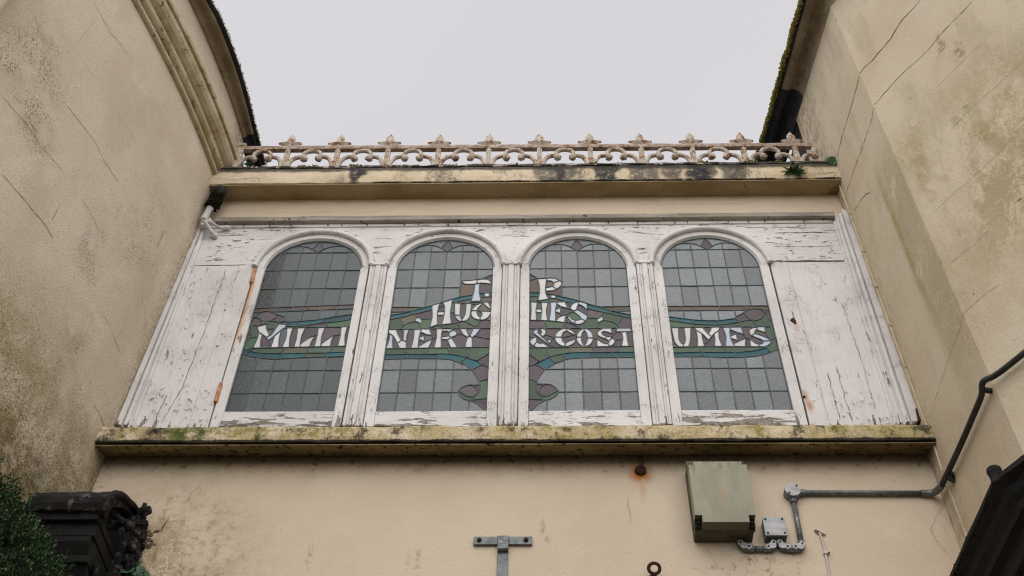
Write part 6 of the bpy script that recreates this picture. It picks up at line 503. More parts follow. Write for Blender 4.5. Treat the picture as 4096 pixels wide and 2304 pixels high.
lg = rough(MB().sweep(xs_frames(-2.42, 2.06, 160), [(.06, 5.712), (-.02, 5.706), (-.142, 5.667), (-.149, 5.668), (-.153, 5.70), (-.152, 5.764), (-.143, 5.778), (-.02, 5.885), (.06, 5.885)]), .006, 1).obj('ledge', 'ledge', KB)
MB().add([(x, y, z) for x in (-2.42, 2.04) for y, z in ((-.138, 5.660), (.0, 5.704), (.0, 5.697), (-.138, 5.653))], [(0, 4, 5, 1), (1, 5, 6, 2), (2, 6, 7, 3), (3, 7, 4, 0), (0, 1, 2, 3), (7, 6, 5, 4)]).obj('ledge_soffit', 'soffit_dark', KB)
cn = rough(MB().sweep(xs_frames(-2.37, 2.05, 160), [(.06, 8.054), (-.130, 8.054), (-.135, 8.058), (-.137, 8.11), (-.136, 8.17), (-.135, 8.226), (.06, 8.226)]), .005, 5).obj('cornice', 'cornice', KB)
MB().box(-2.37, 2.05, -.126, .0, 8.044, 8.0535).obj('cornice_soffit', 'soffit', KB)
rough(MB().sweep(xs_frames(-2.24, 2.0, 200), [(.3, 8.229), (-.128, 8.229), (-.141, 8.233), (-.139, 8.254), (-.12, 8.266), (.3, 8.275)]), .009, 9).obj('capping', 'lead_cap', KB)
MB().box(-2.45, 2.1, .07, 1.4, 8.065, 8.225).obj('roof', 'lead_cap', KB)
MB().ball((-2.25, -.10, 8.215), .06, 3, .4, (1.3, .6, .55), 3).obj('mortar_fillet', 'moulding', KB, True)
mm = MB(); rr = random.Random(77)
for i in range(60):
    x = rr.choice((-1.62, -1.28, -.66, -.2, .35, .52, 1.1, 1.45, 1.62)) + rr.gauss(0, .025); mm.ball((x, -.139 + rr.uniform(-.004, .006), 8.258 + rr.uniform(-.006, .010)), rr.uniform(.003, .009), 1, .5, (1.3, 1, .7), i)
o = mm.obj('moss', 'moss', KB); o['kind'] = 'stuff'
# cracks: thin broken gaps following the courses
def strip(pts, w, nrm, proj, seed):
    rr = random.Random(seed); P = []
    for a, b in zip(pts[:-1], pts[1:]):
        L = (Vector(b) - Vector(a)).length; n = max(int(L / .025), 1)
        for i in range(n): P.append(Vector(a).lerp(Vector(b), i / n))
    P.append(Vector(pts[-1])); v = []; f = []
    for i, p in enumerate(P):
        t = (P[min(i + 1, len(P) - 1)] - P[max(i - 1, 0)]).normalized(); nn = nrm(p); s = t.cross(nn).normalized()
        p = p + s * rr.uniform(-.0035, .0035); ww = w * rr.uniform(.3, 1.0) * (1 if 0 < i < len(P) - 1 else .2)
        for k in (-1, 1): v.append(proj(p + s * ww * k * .5))
        if i: j = 2 * i; f.append((j - 2, j - 1, j + 1, j))
    return MB().add(v, f)
def cracks(key, parent, nrm, proj, mat='crack', wk=.00115):
    for i, s in enumerate(CRACKS[key].split('|')):
        w, pts = s.split(':'); pts = [tuple(int(t) / 1000 for t in q.split(',')) for q in pts.split()]
        strip(pts, (float(w) if float(w) > 2.2 else float(w) * .62) * wk, nrm, proj, i).obj('crack', mat, parent)
cracks('left', LB, lambda p: LN(p.y), lambda p: (LW(p.y, p.z) + .0025, p.y, p.z), 'faint_crack', .0013)
def rproj(p):
    q, nn = rfr(p.y); return (q.x + nn.x * .002, q.y + nn.y * .002, p.z)
cracks('right', RB, lambda p: rfr(p.y)[1], rproj, 'crack', .0016)
cracks('facade', KB, lambda p: Vector((0, -1, 0)), lambda p: (p.x, -.0065, p.z))
cracks('cornice', KB, lambda p: Vector((0, -1, 0)), lambda p: (p.x, -.1425, p.z))

# ------------------------------------------------------------------ timber window screen
TS = thing('timber_screen', 'white peeling timber screen of four arched stained glass windows above the ledge', 'window screen', (-.16, 0, 5.885))
XC = [-1.466, -.623, .219, 1.055]; R0 = .3062; ZB = 6.0083; ZS = 7.2651
MB().box(-2.33, 2.02, .015, .03, 5.885, 7.765).obj('lining_board', 'black', TS)  # blackened backing: paints deep shade into the gaps between boards
MB().box(-2.262, -1.946, -.018, .012, 5.888, 7.308, .004).obj('panel_board', 'paint_v', TS)
MB().box(-1.9459, -1.838, -.020, .012, 5.888, 7.308, .004).obj('panel_board', 'paint_v', TS)
MB().box(1.536, 1.905, -.014, .012, 5.888, 7.303, .004).obj('panel_board', 'paint_panel', TS)
MB().box(1.430, 1.5359, -.018, .012, 5.888, 7.303, .004).obj('panel_board', 'paint_panel', TS)
def quad_prism(mb, p, y0, y1): return mb.prism(p, y0, y1)
m = MB(); quad_prism(m, [(-2.337, 5.887), (-2.240, 5.887), (-2.240, 7.60), (-2.283, 7.80)], -.03, .012)
quad_prism(m, [(-2.336, 5.888), (-2.305, 5.888), (-2.262, 7.74), (-2.282, 7.795)], -.052, -.0305)
m.tube([(-2.288, -.036, 5.892), (-2.252, -.036, 7.66)], .012, 8); m.tube([(-2.252, -.032, 5.892), (-2.245, -.032, 7.55)], .008, 8)
m.obj('edge_trim', 'paint_v', TS)
m = MB(); quad_prism(m, [(1.872, 5.887), (2.012, 5.887), (2.012, 7.80), (1.985, 7.82), (1.905, 7.70)], -.03, .012)
quad_prism(m, [(1.965, 5.888), (2.011, 5.888), (2.011, 7.79), (1.975, 7.815)], -.055, -.0305)
m.tube([(1.945, -.036, 5.892), (1.962, -.036, 7.77)], .013, 8); m.tube([(1.912, -.033, 5.892), (1.935, -.033, 7.73)], .009, 8); m.tube([(1.884, -.031, 5.892), (1.912, -.031, 7.69)], .006, 8)
m.obj('edge_trim', 'paint_v', TS)
m = MB(); m.prism([(1.993, 5.8865), (2.019, 5.8865), (2.014, 5.985), (2.001, 5.97)], -.062, -.02); m.obj('rotten_corner', 'rust', TS)
bx = [-2.268, -1.0445, -.202, .637, 1.945]
for i, xc in enumerate(XC):
    rr_ = .358; zl = 7.312 if i in (0, 3) else 7.30; a0 = math.degrees(math.asin((zl - ZS) / rr_))
    pts = [(bx[i], zl), (bx[i], 7.70), (bx[i + 1], 7.70), (bx[i + 1], zl)] + [(p_[0], p_[2]) for p_ in arc((xc, ZS), rr_, a0, 180 - a0, 28, 0)]
    MB().prism(pts, -.017, .012).obj('spandrel_board', 'paint_h', TS)
    m = MB(); m.tube([(xc + .372, -.033, ZS + .012)] + arc((xc, ZS), .372, 2, 178, 36, -.033) + [(xc - .372, -.033, ZS + .012)], .0185, 10)
    m.tube(arc((xc, ZS), .396, 4, 176, 36, -.019), .006, 6)
    m.obj('arch_moulding', 'paint_arch', TS, True)
for i in range(3):
    c = (XC[i] + XC[i + 1]) / 2; hw = (XC[i + 1] - XC[i]) / 2 - .366
    m = MB(); m.box(c - hw + .001, c + hw - .001, -.030, .012, 5.888, 7.27, .003)
    m.box(c - .017, c + .017, -.042, -.0295, 5.89, 7.268, .004)
    for s in (-1, 1):
        m.tube([(c + s * (hw - .010), -.031, 5.89), (c + s * (hw - .010), -.031, 7.268)], .009, 8)
        m.tube([(c + s * .027, -.031, 5.89), (c + s * .027, -.031, 7.268)], .006, 8)
    m.obj('mullion', 'paint_v', TS)
    m = MB(); m.box(c - hw - .006, c + hw + .006, -.046, .0, 7.2705, 7.299, .004); m.obj('impost', 'paint_h', TS)
m = MB(); m.box(-2.27, 1.905, -.026, .012, 7.7015, 7.728, .002); m.obj('fillet', 'paint_rail', TS)
m = MB(); n_ = 90
m.sweep([((-2.19 + 4.11 * i / n_, 0, 0), (0, 1, 0)) for i in range(n_ + 1)], [(.01, 7.7295), (-.046, 7.7295), (-.056, 7.734), (-.056, 7.776), (-.030, 7.787), (.01, 7.787)])
rough(m, .003, 2); m.obj('drip_batten', 'greywood', TS)
rr = random.Random(11); 
for i in range(22):
    x = -2.05 + 3.85 * (i + rr.random() * .7) / 22; m = MB(); m.tube([(x, -.025, 7.714), (x + rr.uniform(-.004, .004), -.036, 7.708 + rr.uniform(-.004, .004))], .004, 6); m.obj('nail', 'rust', TS)
for (xa, za, xb, zb_, wd) in ((1.50, 7.60, 1.86, 7.605, 5), (1.47, 7.455, 1.865, 7.46, 3), (1.44, 7.3075, 1.90, 7.3075, 5), (.60, 7.45, .69, 7.452, 4), (-2.23, 7.3105, -1.86, 7.3105, 4), (.58, 7.62, .74, 7.60, 3), (-.28, 7.60, -.14, 7.61, 2.5), (1.32, 7.66, 1.80, 7.655, 3), (-1.10, 7.58, -.98, 7.575, 2.5), (-2.15, 7.62, -1.95, 7.63, 3), (-1.87, 7.58, -1.78, 7.585, 3), (-1.83, 7.675, -1.74, 7.672, 4)):
    k = 6; pts = [(xa + (xb - xa) * q / k, 0, za + (zb_ - za) * q / k + rr.uniform(-.003, .003)) for q in range(k + 1)]
    strip(pts, wd * .0014, lambda p: Vector((0, -1, 0)), lambda p: (p.x, -.0195, p.z), int(xa * 100) + 7).obj('open_joint', 'seam', TS)
for (pts, wd) in (([(-2.02, 0, 7.27), (-2.03, 0, 6.7), (-2.05, 0, 6.2), (-2.10, 0, 5.93)], 2.5), ([(1.66, 0, 6.35), (1.655, 0, 6.1), (1.66, 0, 5.92)], 3), ([(1.60, 0, 6.3), (1.595, 0, 5.92)], 3), ([(1.80, 0, 6.9), (1.81, 0, 6.4), (1.80, 0, 6.0)], 2), ([(-2.12, 0, 6.15), (-2.14, 0, 5.95)], 3)):
    strip([tuple(p_) for p_ in pts], wd * .0013, lambda p: Vector((0, -1, 0)), lambda p: (p.x, -.0205, p.z), 5).obj('split', 'seam', TS)
# lifted paint flakes, each a curled chip
rr = random.Random(21); fl = MB()
def flake(mb, x, z, y, s, horiz):
    a = rr.uniform(-.5, .5) + (0 if horiz else math.pi / 2); n = 5; pts = []
    for k in range(n):
        t = 2 * math.pi * k / n + rr.uniform(-.4, .4); r = s * rr.uniform(.5, 1.1)
        u, w_ = r * math.cos(t) * 1.7, r * math.sin(t) * .6
        X = x + u * math.cos(a) - w_ * math.sin(a); Z = z + u * math.sin(a) + w_ * math.cos(a); lift = .002 + max(0, -(Z - z)) * .55
        pts.append((X, y - lift, Z))
    mb.add(pts + [(px, py + .0012, pz) for px, py, pz in pts], [tuple(range(n)), tuple(range(2 * n - 1, n - 1, -1))] + [(k, (k + 1) % n, (k + 1) % n + n, k + n) for k in range(n)])
for _ in range(150):
    q = rr.random()
    if q < .30: flake(fl, rr.uniform(-2.22, -1.86), rr.uniform(5.9, 7.28) if rr.random() < .5 else rr.uniform(5.9, 6.2), -.0185, rr.uniform(.006, .016), False)
    elif q < .52: flake(fl, rr.uniform(-2.2, 1.85), rr.uniform(7.66, 7.695), -.018, rr.uniform(.005, .013), True)
    elif q < .66: flake(fl, rr.uniform(-2.2, -1.85), rr.uniform(7.33, 7.66), -.018, rr.uniform(.006, .016), True)
    elif q < .80: flake(fl, rr.uniform(1.45, 1.85), rr.uniform(7.33, 7.66), -.018, rr.uniform(.005, .013), True)
    else: flake(fl, rr.uniform(1.45, 1.85), rr.uniform(5.9, 6.15), -.0185, rr.uniform(.005, .013), False)
fo = fl.obj('paint_flakes', 'paint_arch', TS); fo['kind'] = 'stuff'
m = MB(); m.ball((1.483, -.016, 6.745), .021, 2, .5, (.8, .4, 1.15), 3); m.ball((1.489, -.016, 6.722), .013, 1, .5, (.8, .4, 1.3), 4); m.obj('rusted_bolt', 'rust', TS)
m = MB(); m.tube([(1.434, -.02, 6.105), (1.433, -.028, 6.10)], [.008, .006], 8); m.obj('rusted_bolt', 'rust', TS)

WL = ['arched leaded window lettered MILLI with rusty hinges, leftmost', 'arched leaded window lettered T HUG and NERY, second from left', 'arched leaded window lettered P HES and &COST, second from right', 'arched leaded window lettered UMES with a pale clear ground, rightmost']
PN = dict(C='clear_pane', W='letter_pane', B='amber_pane', P='purple_pane', T='teal_pane', G='green_pane', O='olive_pane', D='deep_green_pane', S='slate_blue_pane', K='plum_pane')
for wi, xc in enumerate(XC):
    W = bpy.data.objects.new('window', None); COL.objects.link(W); W.parent = TS; W.location = Vector((xc, 0, ZB)) - TS.location; W['label'] = WL[wi]
    for s in (-1, 1):
        a, b = sorted((xc + s * R0, xc + s * (R0 + (.050 if (wi == 0 and s > 0) else .057))))
        m = MB(); m.box(a, b, -.022, .012, 5.893, ZS - .001, .003)
        q0, q1 = xc + s * (R0 - .0005), xc + s * (R0 + .010)
        m.add([(q0, .004, ZB), (q1, -.0225, ZB), (q1, -.0225, ZS), (q0, .004, ZS), (q1 , .004, ZB), (q1, .004, ZS)], [(0, 1, 2, 3), (0, 4, 1), (3, 2, 5), (1, 4, 5, 2)])
        m.obj('stile', 'paint_stile' if (wi == 0 and s < 0) else ('paint_panel' if (wi == 3 and s > 0) else 'paint_v'), W)
    m = MB(); n_ = 40; v = []; f = []
    pr = [(R0 - .0005, .004), (R0 + .012, -.020), (R0 + .050, -.022), (R0 + .057, -.018), (R0 + .057, .012), (R0, .012)]
    for i in range(n_ + 1):
        t = math.pi * i / n_
        for r, y in pr: v.append((xc + r * math.cos(t), y, ZS + r * math.sin(t)))
    k = len(pr)
    for i in range(n_):
        for j in range(k): f.append((i * k + j, i * k + (j + 1) % k, (i + 1) * k + (j + 1) % k, (i + 1) * k + j))
    f += [tuple(range(k)), tuple(n_ * k + j for j in range(k))]
    m.add(v, f); m.obj('arch_head', 'paint_arch', W)
    rough(MB().box(xc - R0 + .001, xc + R0 - .001, -.020, .012, 5.893, ZB + .001, .003), .004, wi).obj('bottom_rail', 'paint_rail', W)
    if wi == 0:
        for z0, z1 in ((7.122, 7.255), (6.078, 6.222)):
            x = xc - R0 - .060
            m = MB(); m.tube([(x, -.028, z0), (x, -.028, z1)], .0115, 8); m.box(x, x + .012, -.030, -.02, z0 + .01, z1 - .01); m.obj('hinge', 'hinge', W)
    for s in PANES[wi].split('|'):
        c = s[0]; pts = [tuple(int(t) / 1000 for t in q.split(',')) for q in s[1:].split()]
        pts = [(xc + a, ZB + b) for a, b in pts]
        mat = c if c != 'C' else 'C%d' % wi
        if c == 'W' and int(pts[0][0] * 7919 + pts[0][1] * 3571) % 4 == 0: mat = 'V'
        cx = sum(a for a, b in pts) / len(pts); cz = sum(b for a, b in pts) / len(pts)
        if c == 'C' and wi == 0 and cx < xc - .19 and 6.98 < cz < 7.44: mat = 'CD'  # dark interior behind, painted as the colour of these panes
        tl = random.Random(int(cx * 9000 + cz * 777)); tx, tz = tl.uniform(-.012, .012), tl.uniform(-.012, .012)
        n = len(pts); v = [(a, (a - cx) * tx + (b - cz) * tz, b) for a, b in pts] + [(a, .006, b) for a, b in pts]
        MB().add(v, [tuple(range(n)), tuple(range(2 * n - 1, n - 1, -1))] + [(i, i + n, (i + 1) % n + n, (i + 1) % n) for i in range(n)]).obj(PN[c], mat, W)
    m = MB()
    edge = [(xc - R0, ZS), (xc - R0, ZB), (xc + R0, ZB), (xc + R0, ZS)] + [(p_[0], p_[2]) for p_ in arc((xc, ZS), R0, 0, 180, 24, 0)]
    for s in LEADS[wi].split('|') + ['edge']:
        pts = edge if s == 'edge' else [tuple(int(t) / 1000 for t in q.split(',')) for q in s.split()]
        if s != 'edge': pts = [(xc + a, ZB + b) for a, b in pts]
        hw = .0041; v = []; f = []
        for i, (a, b) in enumerate(pts):
            p0, p1 = pts[max(i - 1, 0)], pts[min(i + 1, len(pts) - 1)]; d = Vector((p1[0] - p0[0], p1[1] - p0[1])); d.normalize() if d.length else None
            nx, nz2 = -d.y, d.x
            for o_, y in ((-hw, .001), (-hw * .6, -.0042), (hw * .6, -.0042), (hw, .001)): v.append((a + nx * o_, y, b + nz2 * o_))
            if i: j = 4 * i; f += [(j - 4 + q, j - 3 + q, j + 1 + q, j + q) for q in range(3)]
        m.add(v, f)
    m.obj('lead_came', 'came', W)
# ------------------------------------------------------------------ iron cresting along the cornice
YC = -.085
def zt(x): return -.030 * (x + 1.82) / 3.6
CR = thing('iron_cresting', 'rusty white cast iron cresting with leaf finials and scrolls along the cornice top', 'railing', (-.02, YC, 8.27))
ZR = 8.553
m = MB()
n_ = 40; x0, x1 = -2.165, 1.90
pts = [(x0 + (x1 - x0) * i / n_, YC, ZR + zt(x0 + (x1 - x0) * i / n_)) for i in range(n_ + 1)]
m.sweep([(p, (0, 1, 0)) for p in pts], [(-.017, -.02), (.017, -.02), (.019, 0), (.017, .02), (-.017, .02), (-.019, 0), (-.017, -.02)])
rough(m, .003, 4); m.obj('rail', 'railiron', CR)
finial = MB(); XF = [-1.823 + .3603 * i for i in range(11)]
def leaf(mb, c, a, L, wd, th):                          # pointed cast leaf in the x,z plane with a raised rib
    v = []; n = 8
    for i in range(n + 1):
        t = i / n; h = wd * math.sin(math.pi * min(t * .86 + .14, 1)) ** .8 * (1 if t < 1 else 0)
        for s, y in ((-1, 0), (0, -th), (1, 0), (0, th)):
            u, w_ = t * L, s * h
            v.append((c[0] + u * math.cos(a) - w_ * math.sin(a), c[1] + (y * (1 - .6 * t)), c[2] + u * math.sin(a) + w_ * math.cos(a)))
    f = []
    for i in range(n):
        for k in range(4): f.append((i * 4 + k, i * 4 + (k + 1) % 4, i * 4 + 4 + (k + 1) % 4, i * 4 + 4 + k))
    f += [(0, 1, 2, 3), tuple(n * 4 + k for k in range(4))]
    return mb.add(v, f)
def finial_mb(x, dz):
    mb = MB(); z = dz
    leaf(mb, (x, YC, 8.622 + z), math.pi / 2, .116, .031, .020)
    leaf(mb, (x - .006, YC - .004, 8.616 + z), math.pi - .02, .078, .027, .022)
    leaf(mb, (x + .006, YC - .004, 8.616 + z), .02, .078, .027, .022)
    mb.ball((x, YC - .006, 8.606 + z), .021, 1, .1); mb.ball((x, YC, 8.583 + z), .026, 2, .1, (1.05, .8, .55))
    return rough(mb, .003, int(x * 100))
def post_mb(x, dz):
    mb = MB(); z0, z1 = 8.262 + dz, 8.535 + dz
    v = [(x - .022, YC - .012, z0), (x + .022, YC - .012, z0), (x + .022, YC + .012, z0), (x - .022, YC + .012, z0), (x - .017, YC - .012, z1), (x + .017, YC - .012, z1), (x + .017, YC + .012, z1), (x - .017, YC + .012, z1)]
    mb.add(v, [(0, 1, 5, 4), (1, 2, 6, 5), (2, 3, 7, 6), (3, 0, 4, 7), (0, 3, 2, 1), (4, 5, 6, 7)])
    mb.tube([(x, YC - .014, z0), (x, YC - .014, z1)], .007, 6)
    return rough(mb, .002, int(x * 90))
def cpiece(xc, dz, side):                               # leg rising from a post and curling into a knob
    mb = MB(); s = side; z = dz
    mb.tube(smooth_pts([(xc + s * .160, YC, 8.27 + z), (xc + s * .152, YC, 8.36 + z), (xc + s * .128, YC, 8.425 + z), (xc + s * .092, YC, 8.449 + z), (xc + s * .066, YC, 8.449 + z)], 4), .0155, 8)
    mb.ball((xc + s * .052, YC, 8.428 + z), .026, 2, .25, (1.05, 1, 1), int(xc * 50 + s)); mb.ball((xc + s * .045, YC - .008, 8.412 + z), .017, 1, .3, (1, 1, 1), 2)
    mb.ball((xc + s * .05, YC, 8.322 + z), .022, 1, .3, (1.5, 1, .7), 4); mb.ball((xc + s * .06, YC, 8.29 + z), .02, 1, .3, (1.2, 1, 1.2), 5)
    return mb
def arch_mb(xc, dz):
    mb = MB(); z = dz; pts = [(xc + .062 * math.cos(t), YC, 8.472 + z + .056 * math.sin(t)) for t in [math.radians(-28 + 236 * i / 18) for i in range(19)]]
    mb.tube(pts, [.0135 + .003 * math.sin(math.pi * i / 18) for i in range(19)], 8); return rough(mb, .002, int(xc * 70))
for i, x in enumerate(XF):
    dz = zt(x) + random.Random(i).uniform(-.002, .002)
    finial_mb(x, dz).obj('finial', 'iron', CR); post_mb(x, dz).obj('post', 'iron', CR)
for i, x in enumerate([-2.003] + [q + .18015 for q in XF[:-1]]):
    dz = zt(x); rough(cpiece(x, dz, -1), .002, i).obj('scroll_leg', 'iron', CR, True); rough(cpiece(x, dz, 1), .002, i + 30).obj('scroll_leg', 'iron', CR, True)
    arch_mb(x, dz).obj('scroll_arch', 'iron', CR, True)
x = XF[-1] + .18; m = cpiece(x, zt(x), -1); m.ball((x - .045, YC, 8.46), .026, 2, .4, (1, .8, 1.5), 9); m.obj('broken_scroll', 'iron', CR, True)
m = MB(); m.box(-2.186, -2.146, YC - .018, YC + .018, 8.26, 8.575, .005); m.box(-2.197, -2.135, YC - .026, YC + .026, 8.576, 8.605, .008); m.ball((-2.166, YC, 8.606), .022, 1, .2, (1.2, 1, .6)); rough(m, .003, 3).obj('end_standard', 'iron', CR)

# ------------------------------------------------------------------ mossy insulator bracket
BK = thing('wall_bracket', 'white iron bracket with a black mossy cup under the left end of the cornice', 'bracket', (-2.22, -.02, 7.7))
m = MB()
prof_ = [(0.0, 8.036), (.040, 8.034), (.045, 8.024), (.045, 7.996), (.038, 7.984), (.034, 7.96)]
def lathe(mb, c, prof, n=20, tilt=(0, 0)):
    v = []; f = []
    for r, z in prof:
        for k in range(n):
            t = 2 * math.pi * k / n; v.append((c[0] + r * math.cos(t) + tilt[0] * (z - prof[0][1]), c[1] + r * math.sin(t) + tilt[1] * (z - prof[0][1]), z))
    for i in range(len(prof) - 1):
        for k in range(n): f.append((i * n + k, i * n + (k + 1) % n, (i + 1) * n + (k + 1) % n, (i + 1) * n + k))
    return mb.add(v, f)
lathe(m, (-2.205, -.10), prof_); m.obj('cup_rim', 'slate', BK, True)
m = MB()
for k, (z, r) in enumerate(((7.972, .037), (7.945, .040), (7.918, .037), (7.89, .042), (7.862, .044), (7.838, .040))): m.ball((-2.211 - .004 * k, -.10, z), r, 3, .30, (1, 1, .55), k)
for k in range(150):
    rr = random.Random(k); t = rr.uniform(0, 6.28); z = rr.uniform(7.825, 7.98); m.ball((-2.214 + .041 * math.cos(t), -.10 + .041 * math.sin(t), z), rr.uniform(.004, .009), 1, .4, (1, 1, .8), k)
m.obj('mossy_cup', 'blackmoss', BK, True)
m = MB(); lathe(m, (-2.232, -.095), [(.024, 7.835), (.026, 7.82), (.022, 7.81), (.021, 7.76), (.023, 7.70), (.027, 7.69), (.0, 7.685)], 16, (.12, 0)); m.obj('neck', 'white_iron', BK, True)
m = MB(); m.tube(smooth_pts([(-2.245, -.09, 7.70), (-2.22, -.08, 7.66), (-2.185, -.05, 7.62), (-2.165, -.035, 7.603)], 4), [.018] * 4 + [.014] * 4 + [.017] * 5, 10)
m.tube(smooth_pts([(-2.22, -.08, 7.73), (-2.19, -.07, 7.69), (-2.14, -.045, 7.675), (-2.105, -.035, 7.685)], 4), [.009] * 8 + [.013] * 5, 10)
m.box(-2.265, -2.20, -.10, -.075, 7.672, 7.70, .006); m.ball((-2.25, -.085, 7.655), .015, 2, .2); m.ball((-2.163, -.035, 7.60), .019, 2, .3, (1, 1, 1.3)); m.ball((-2.104, -.035, 7.685), .019, 2, .3, (1.4, 1, .9))
m.obj('forked_foot', 'white_iron', BK, True)

# ------------------------------------------------------------------ hook, eye bolt, T bracket
HK = thing('rusty_hook', 'rusty hook on a round plate with orange halo under the ledge', 'hook', (.499, 0, 5.59))
m = MB(); m.tube([(.499, .0, 5.59), (.499, -.014, 5.59), (.499, -.020, 5.59)], [.031, .029, .018], 18); m.obj('plate', 'rust', HK)
m = MB(); m.tube(smooth_pts([(.501, -.015, 5.592), (.505, -.030, 5.605), (.511, -.034, 5.642), (.509, -.031, 5.664), (.502, -.020, 5.668)], 4), .008, 8); m.ball((.502, -.020, 5.668), .011, 1); m.obj('shank', 'rust', HK, True)
EY = thing('eye_bolt', 'dark rusty ring eye bolt low on the plaster left of the grey box', 'eye bolt', (.516, 0, 4.93))
m = MB(); m.tube([(.516 + .0265 * math.cos(t), -.052 - .020 * math.sin(t) * .5, 4.940 + .0235 * math.sin(t)) for t in [2 * math.pi * i / 24 for i in range(25)]], .0085, 8, False); m.obj('ring', 'rust', EY, True)
m = MB(); m.tube([(.512, 0, 4.915), (.512, -.045, 4.917)], .009, 8); m.tube([(.512, -.001, 4.913), (.512, -.008, 4.913)], .026, 14); m.obj('bolt', 'rust', EY)
TB = thing('strap_bracket', 'grey galvanised T shaped strap bracket bolted at the bottom middle of the wall', 'bracket', (-.207, 0, 5.13))
m = MB(); m.box(-.352, -.236, -.019, -.004, 5.108, 5.155, .002); m.box(-.177, -.064, -.019, -.004, 5.108, 5.155, .002); m.obj('cross_strap', 'galv', TB)
m = MB(); m.box(-.2345, -.1785, -.024, -.004, 5.105, 5.158, .003)
m.sweep([((-.2325, 0, 0), (0, 1, 0)), ((-.1805, 0, 0), (0, 1, 0))], [(-.004, 5.106), (-.026, 5.106), (-.034, 5.098), (-.036, 5.072), (-.030, 5.066), (-.004, 5.066)]); m.obj('clamp', 'galv', TB)
m = MB(); m.box(-.233, -.181, -.012, -.003, 4.3, 5.0655, .002); m.obj('upright_strap', 'galv', TB)
for bx_ in (-.324, -.094):
    m = MB(); m.tube([(bx_, -.0185, 5.132), (bx_, -.022, 5.132)], .0125, 12); m.tube([(bx_, -.0215, 5.132), (bx_, -.030, 5.132)], .0095, 6); m.obj('bolt', 'rust', TB)

# ------------------------------------------------------------------ electrical fittings
EB = thing('electrical_enclosure', 'large olive grey electrical box with notched cover and dark underside', 'electrical box', (.87, 0, 5.13))
m = MB(); m.box(.727, 1.012, -.088, .0, 5.128, 5.565, .006); m.obj('back_box', 'box_side', EB)
m = MB(); m.box(.722, 1.017, -.100, -.0885, 5.124, 5.57, .003); m.obj('gasket_rim', 'box_side', EB)
m = MB()
a, b, c_, d_ = .724, 1.015, 5.126, 5.508
m.prism([(a, c_ + .042), (a + .034, c_ + .042), (a + .034, c_), (b - .034, c_), (b - .034, c_ + .042), (b, c_ + .042), (b, d_ - .02), (b - .024, d_ - .02), (b - .024, d_), (a + .024, d_), (a + .024, d_ - .02), (a, d_ - .02)], -.165, -.1005)
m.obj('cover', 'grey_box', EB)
for x in (a + .017, b - .017):
    m = MB(); m.box(x - .0165, x + .0165, -.125, -.1006, 5.127, 5.166, .002); m.tube([(x, -.125, 5.147), (x, -.138, 5.147)], .009, 8); m.obj('cover_screw', 'black', EB)
SQ = thing('square_junction_box', 'small square zinc junction box with four screws right of the olive grey box', 'junction box', (1.122, 0, 5.18))
m = MB(); m.box(1.070, 1.176, -.056, 0, 5.128, 5.236, .004); m.obj('body', 'galv', SQ)
m = MB(); m.box(1.068, 1.178, -.063, -.0565, 5.126, 5.238, .003); m.obj('lid', 'cover', SQ)
for x in (1.082, 1.164):
    for z in (5.140, 5.224): m = MB(); m.tube([(x, -.063, z), (x, -.0655, z)], .0062, 10); m.obj('screw', 'pipe', SQ)
RBX = thing('round_junction_box', 'round zinc junction box where the level conduit meets the dropping one', 'junction box', (1.25, 0, 5.425))
m = MB(); m.tube([(1.252, 0, 5.425), (1.252, -.044, 5.425)], .041, 28); m.tube([(1.252 , -.018, 5.39), (1.2515, -.018, 5.363)], .0185, 12); m.tube([(1.29, -.018, 5.427), (1.318, -.018, 5.427)], .0185, 12); m.obj('body', 'galv', RBX)
m = MB(); m.tube([(1.252, -.0445, 5.425), (1.252, -.048, 5.425)], .0395, 28); m.obj('lid', 'cover', RBX)
for x, z in ((1.275, 5.449), (1.230, 5.402)): m = MB(); m.tube([(x, -.048, z), (x, -.052, z)], .0055, 10); m.obj('screw', 'pipe', RBX)
CD = thing('metal_conduit', 'grey galvanised conduit run with elbows linking the boxes and turning up the right wall', 'conduit', (1.25, -.02, 5.1))
r_ = .0135
m = MB(); m.tube([(1.3185, -.018, 5.427), (1.90, -.018, 5.423)], r_, 12); m.obj('level_pipe', 'galv', CD, True)
m = MB(); m.tube([(1.2512, -.018, 5.3625), (1.2445, -.018, 5.119)], r_, 12); m.obj('drop_pipe', 'galv', CD, True)
def elbow(p, r=.0175, cv=True):
    mb = MB(); mb.tube(smooth_pts(p, 6), r, 12); return mb
E1 = [(1.244, -.02, 5.1185), (1.243, -.02, 5.095), (1.232, -.02, 5.081), (1.208, -.02, 5.078), (1.196, -.02, 5.078)]
E2 = [(1.195, -.02, 5.078), (1.17, -.02, 5.078), (1.148, -.02, 5.085), (1.138, -.02, 5.105), (1.138, -.022, 5.1275)]
E3 = [(1.107, -.022, 5.1275), (1.107, -.02, 5.103), (1.098, -.02, 5.085), (1.078, -.02, 5.078), (1.056, -.02, 5.078)]
E4 = [(1.012, -.02, 5.078), (.985, -.02, 5.078), (.962, -.02, 5.084), (.948, -.02, 5.102), (.946, -.022, 5.1275)]
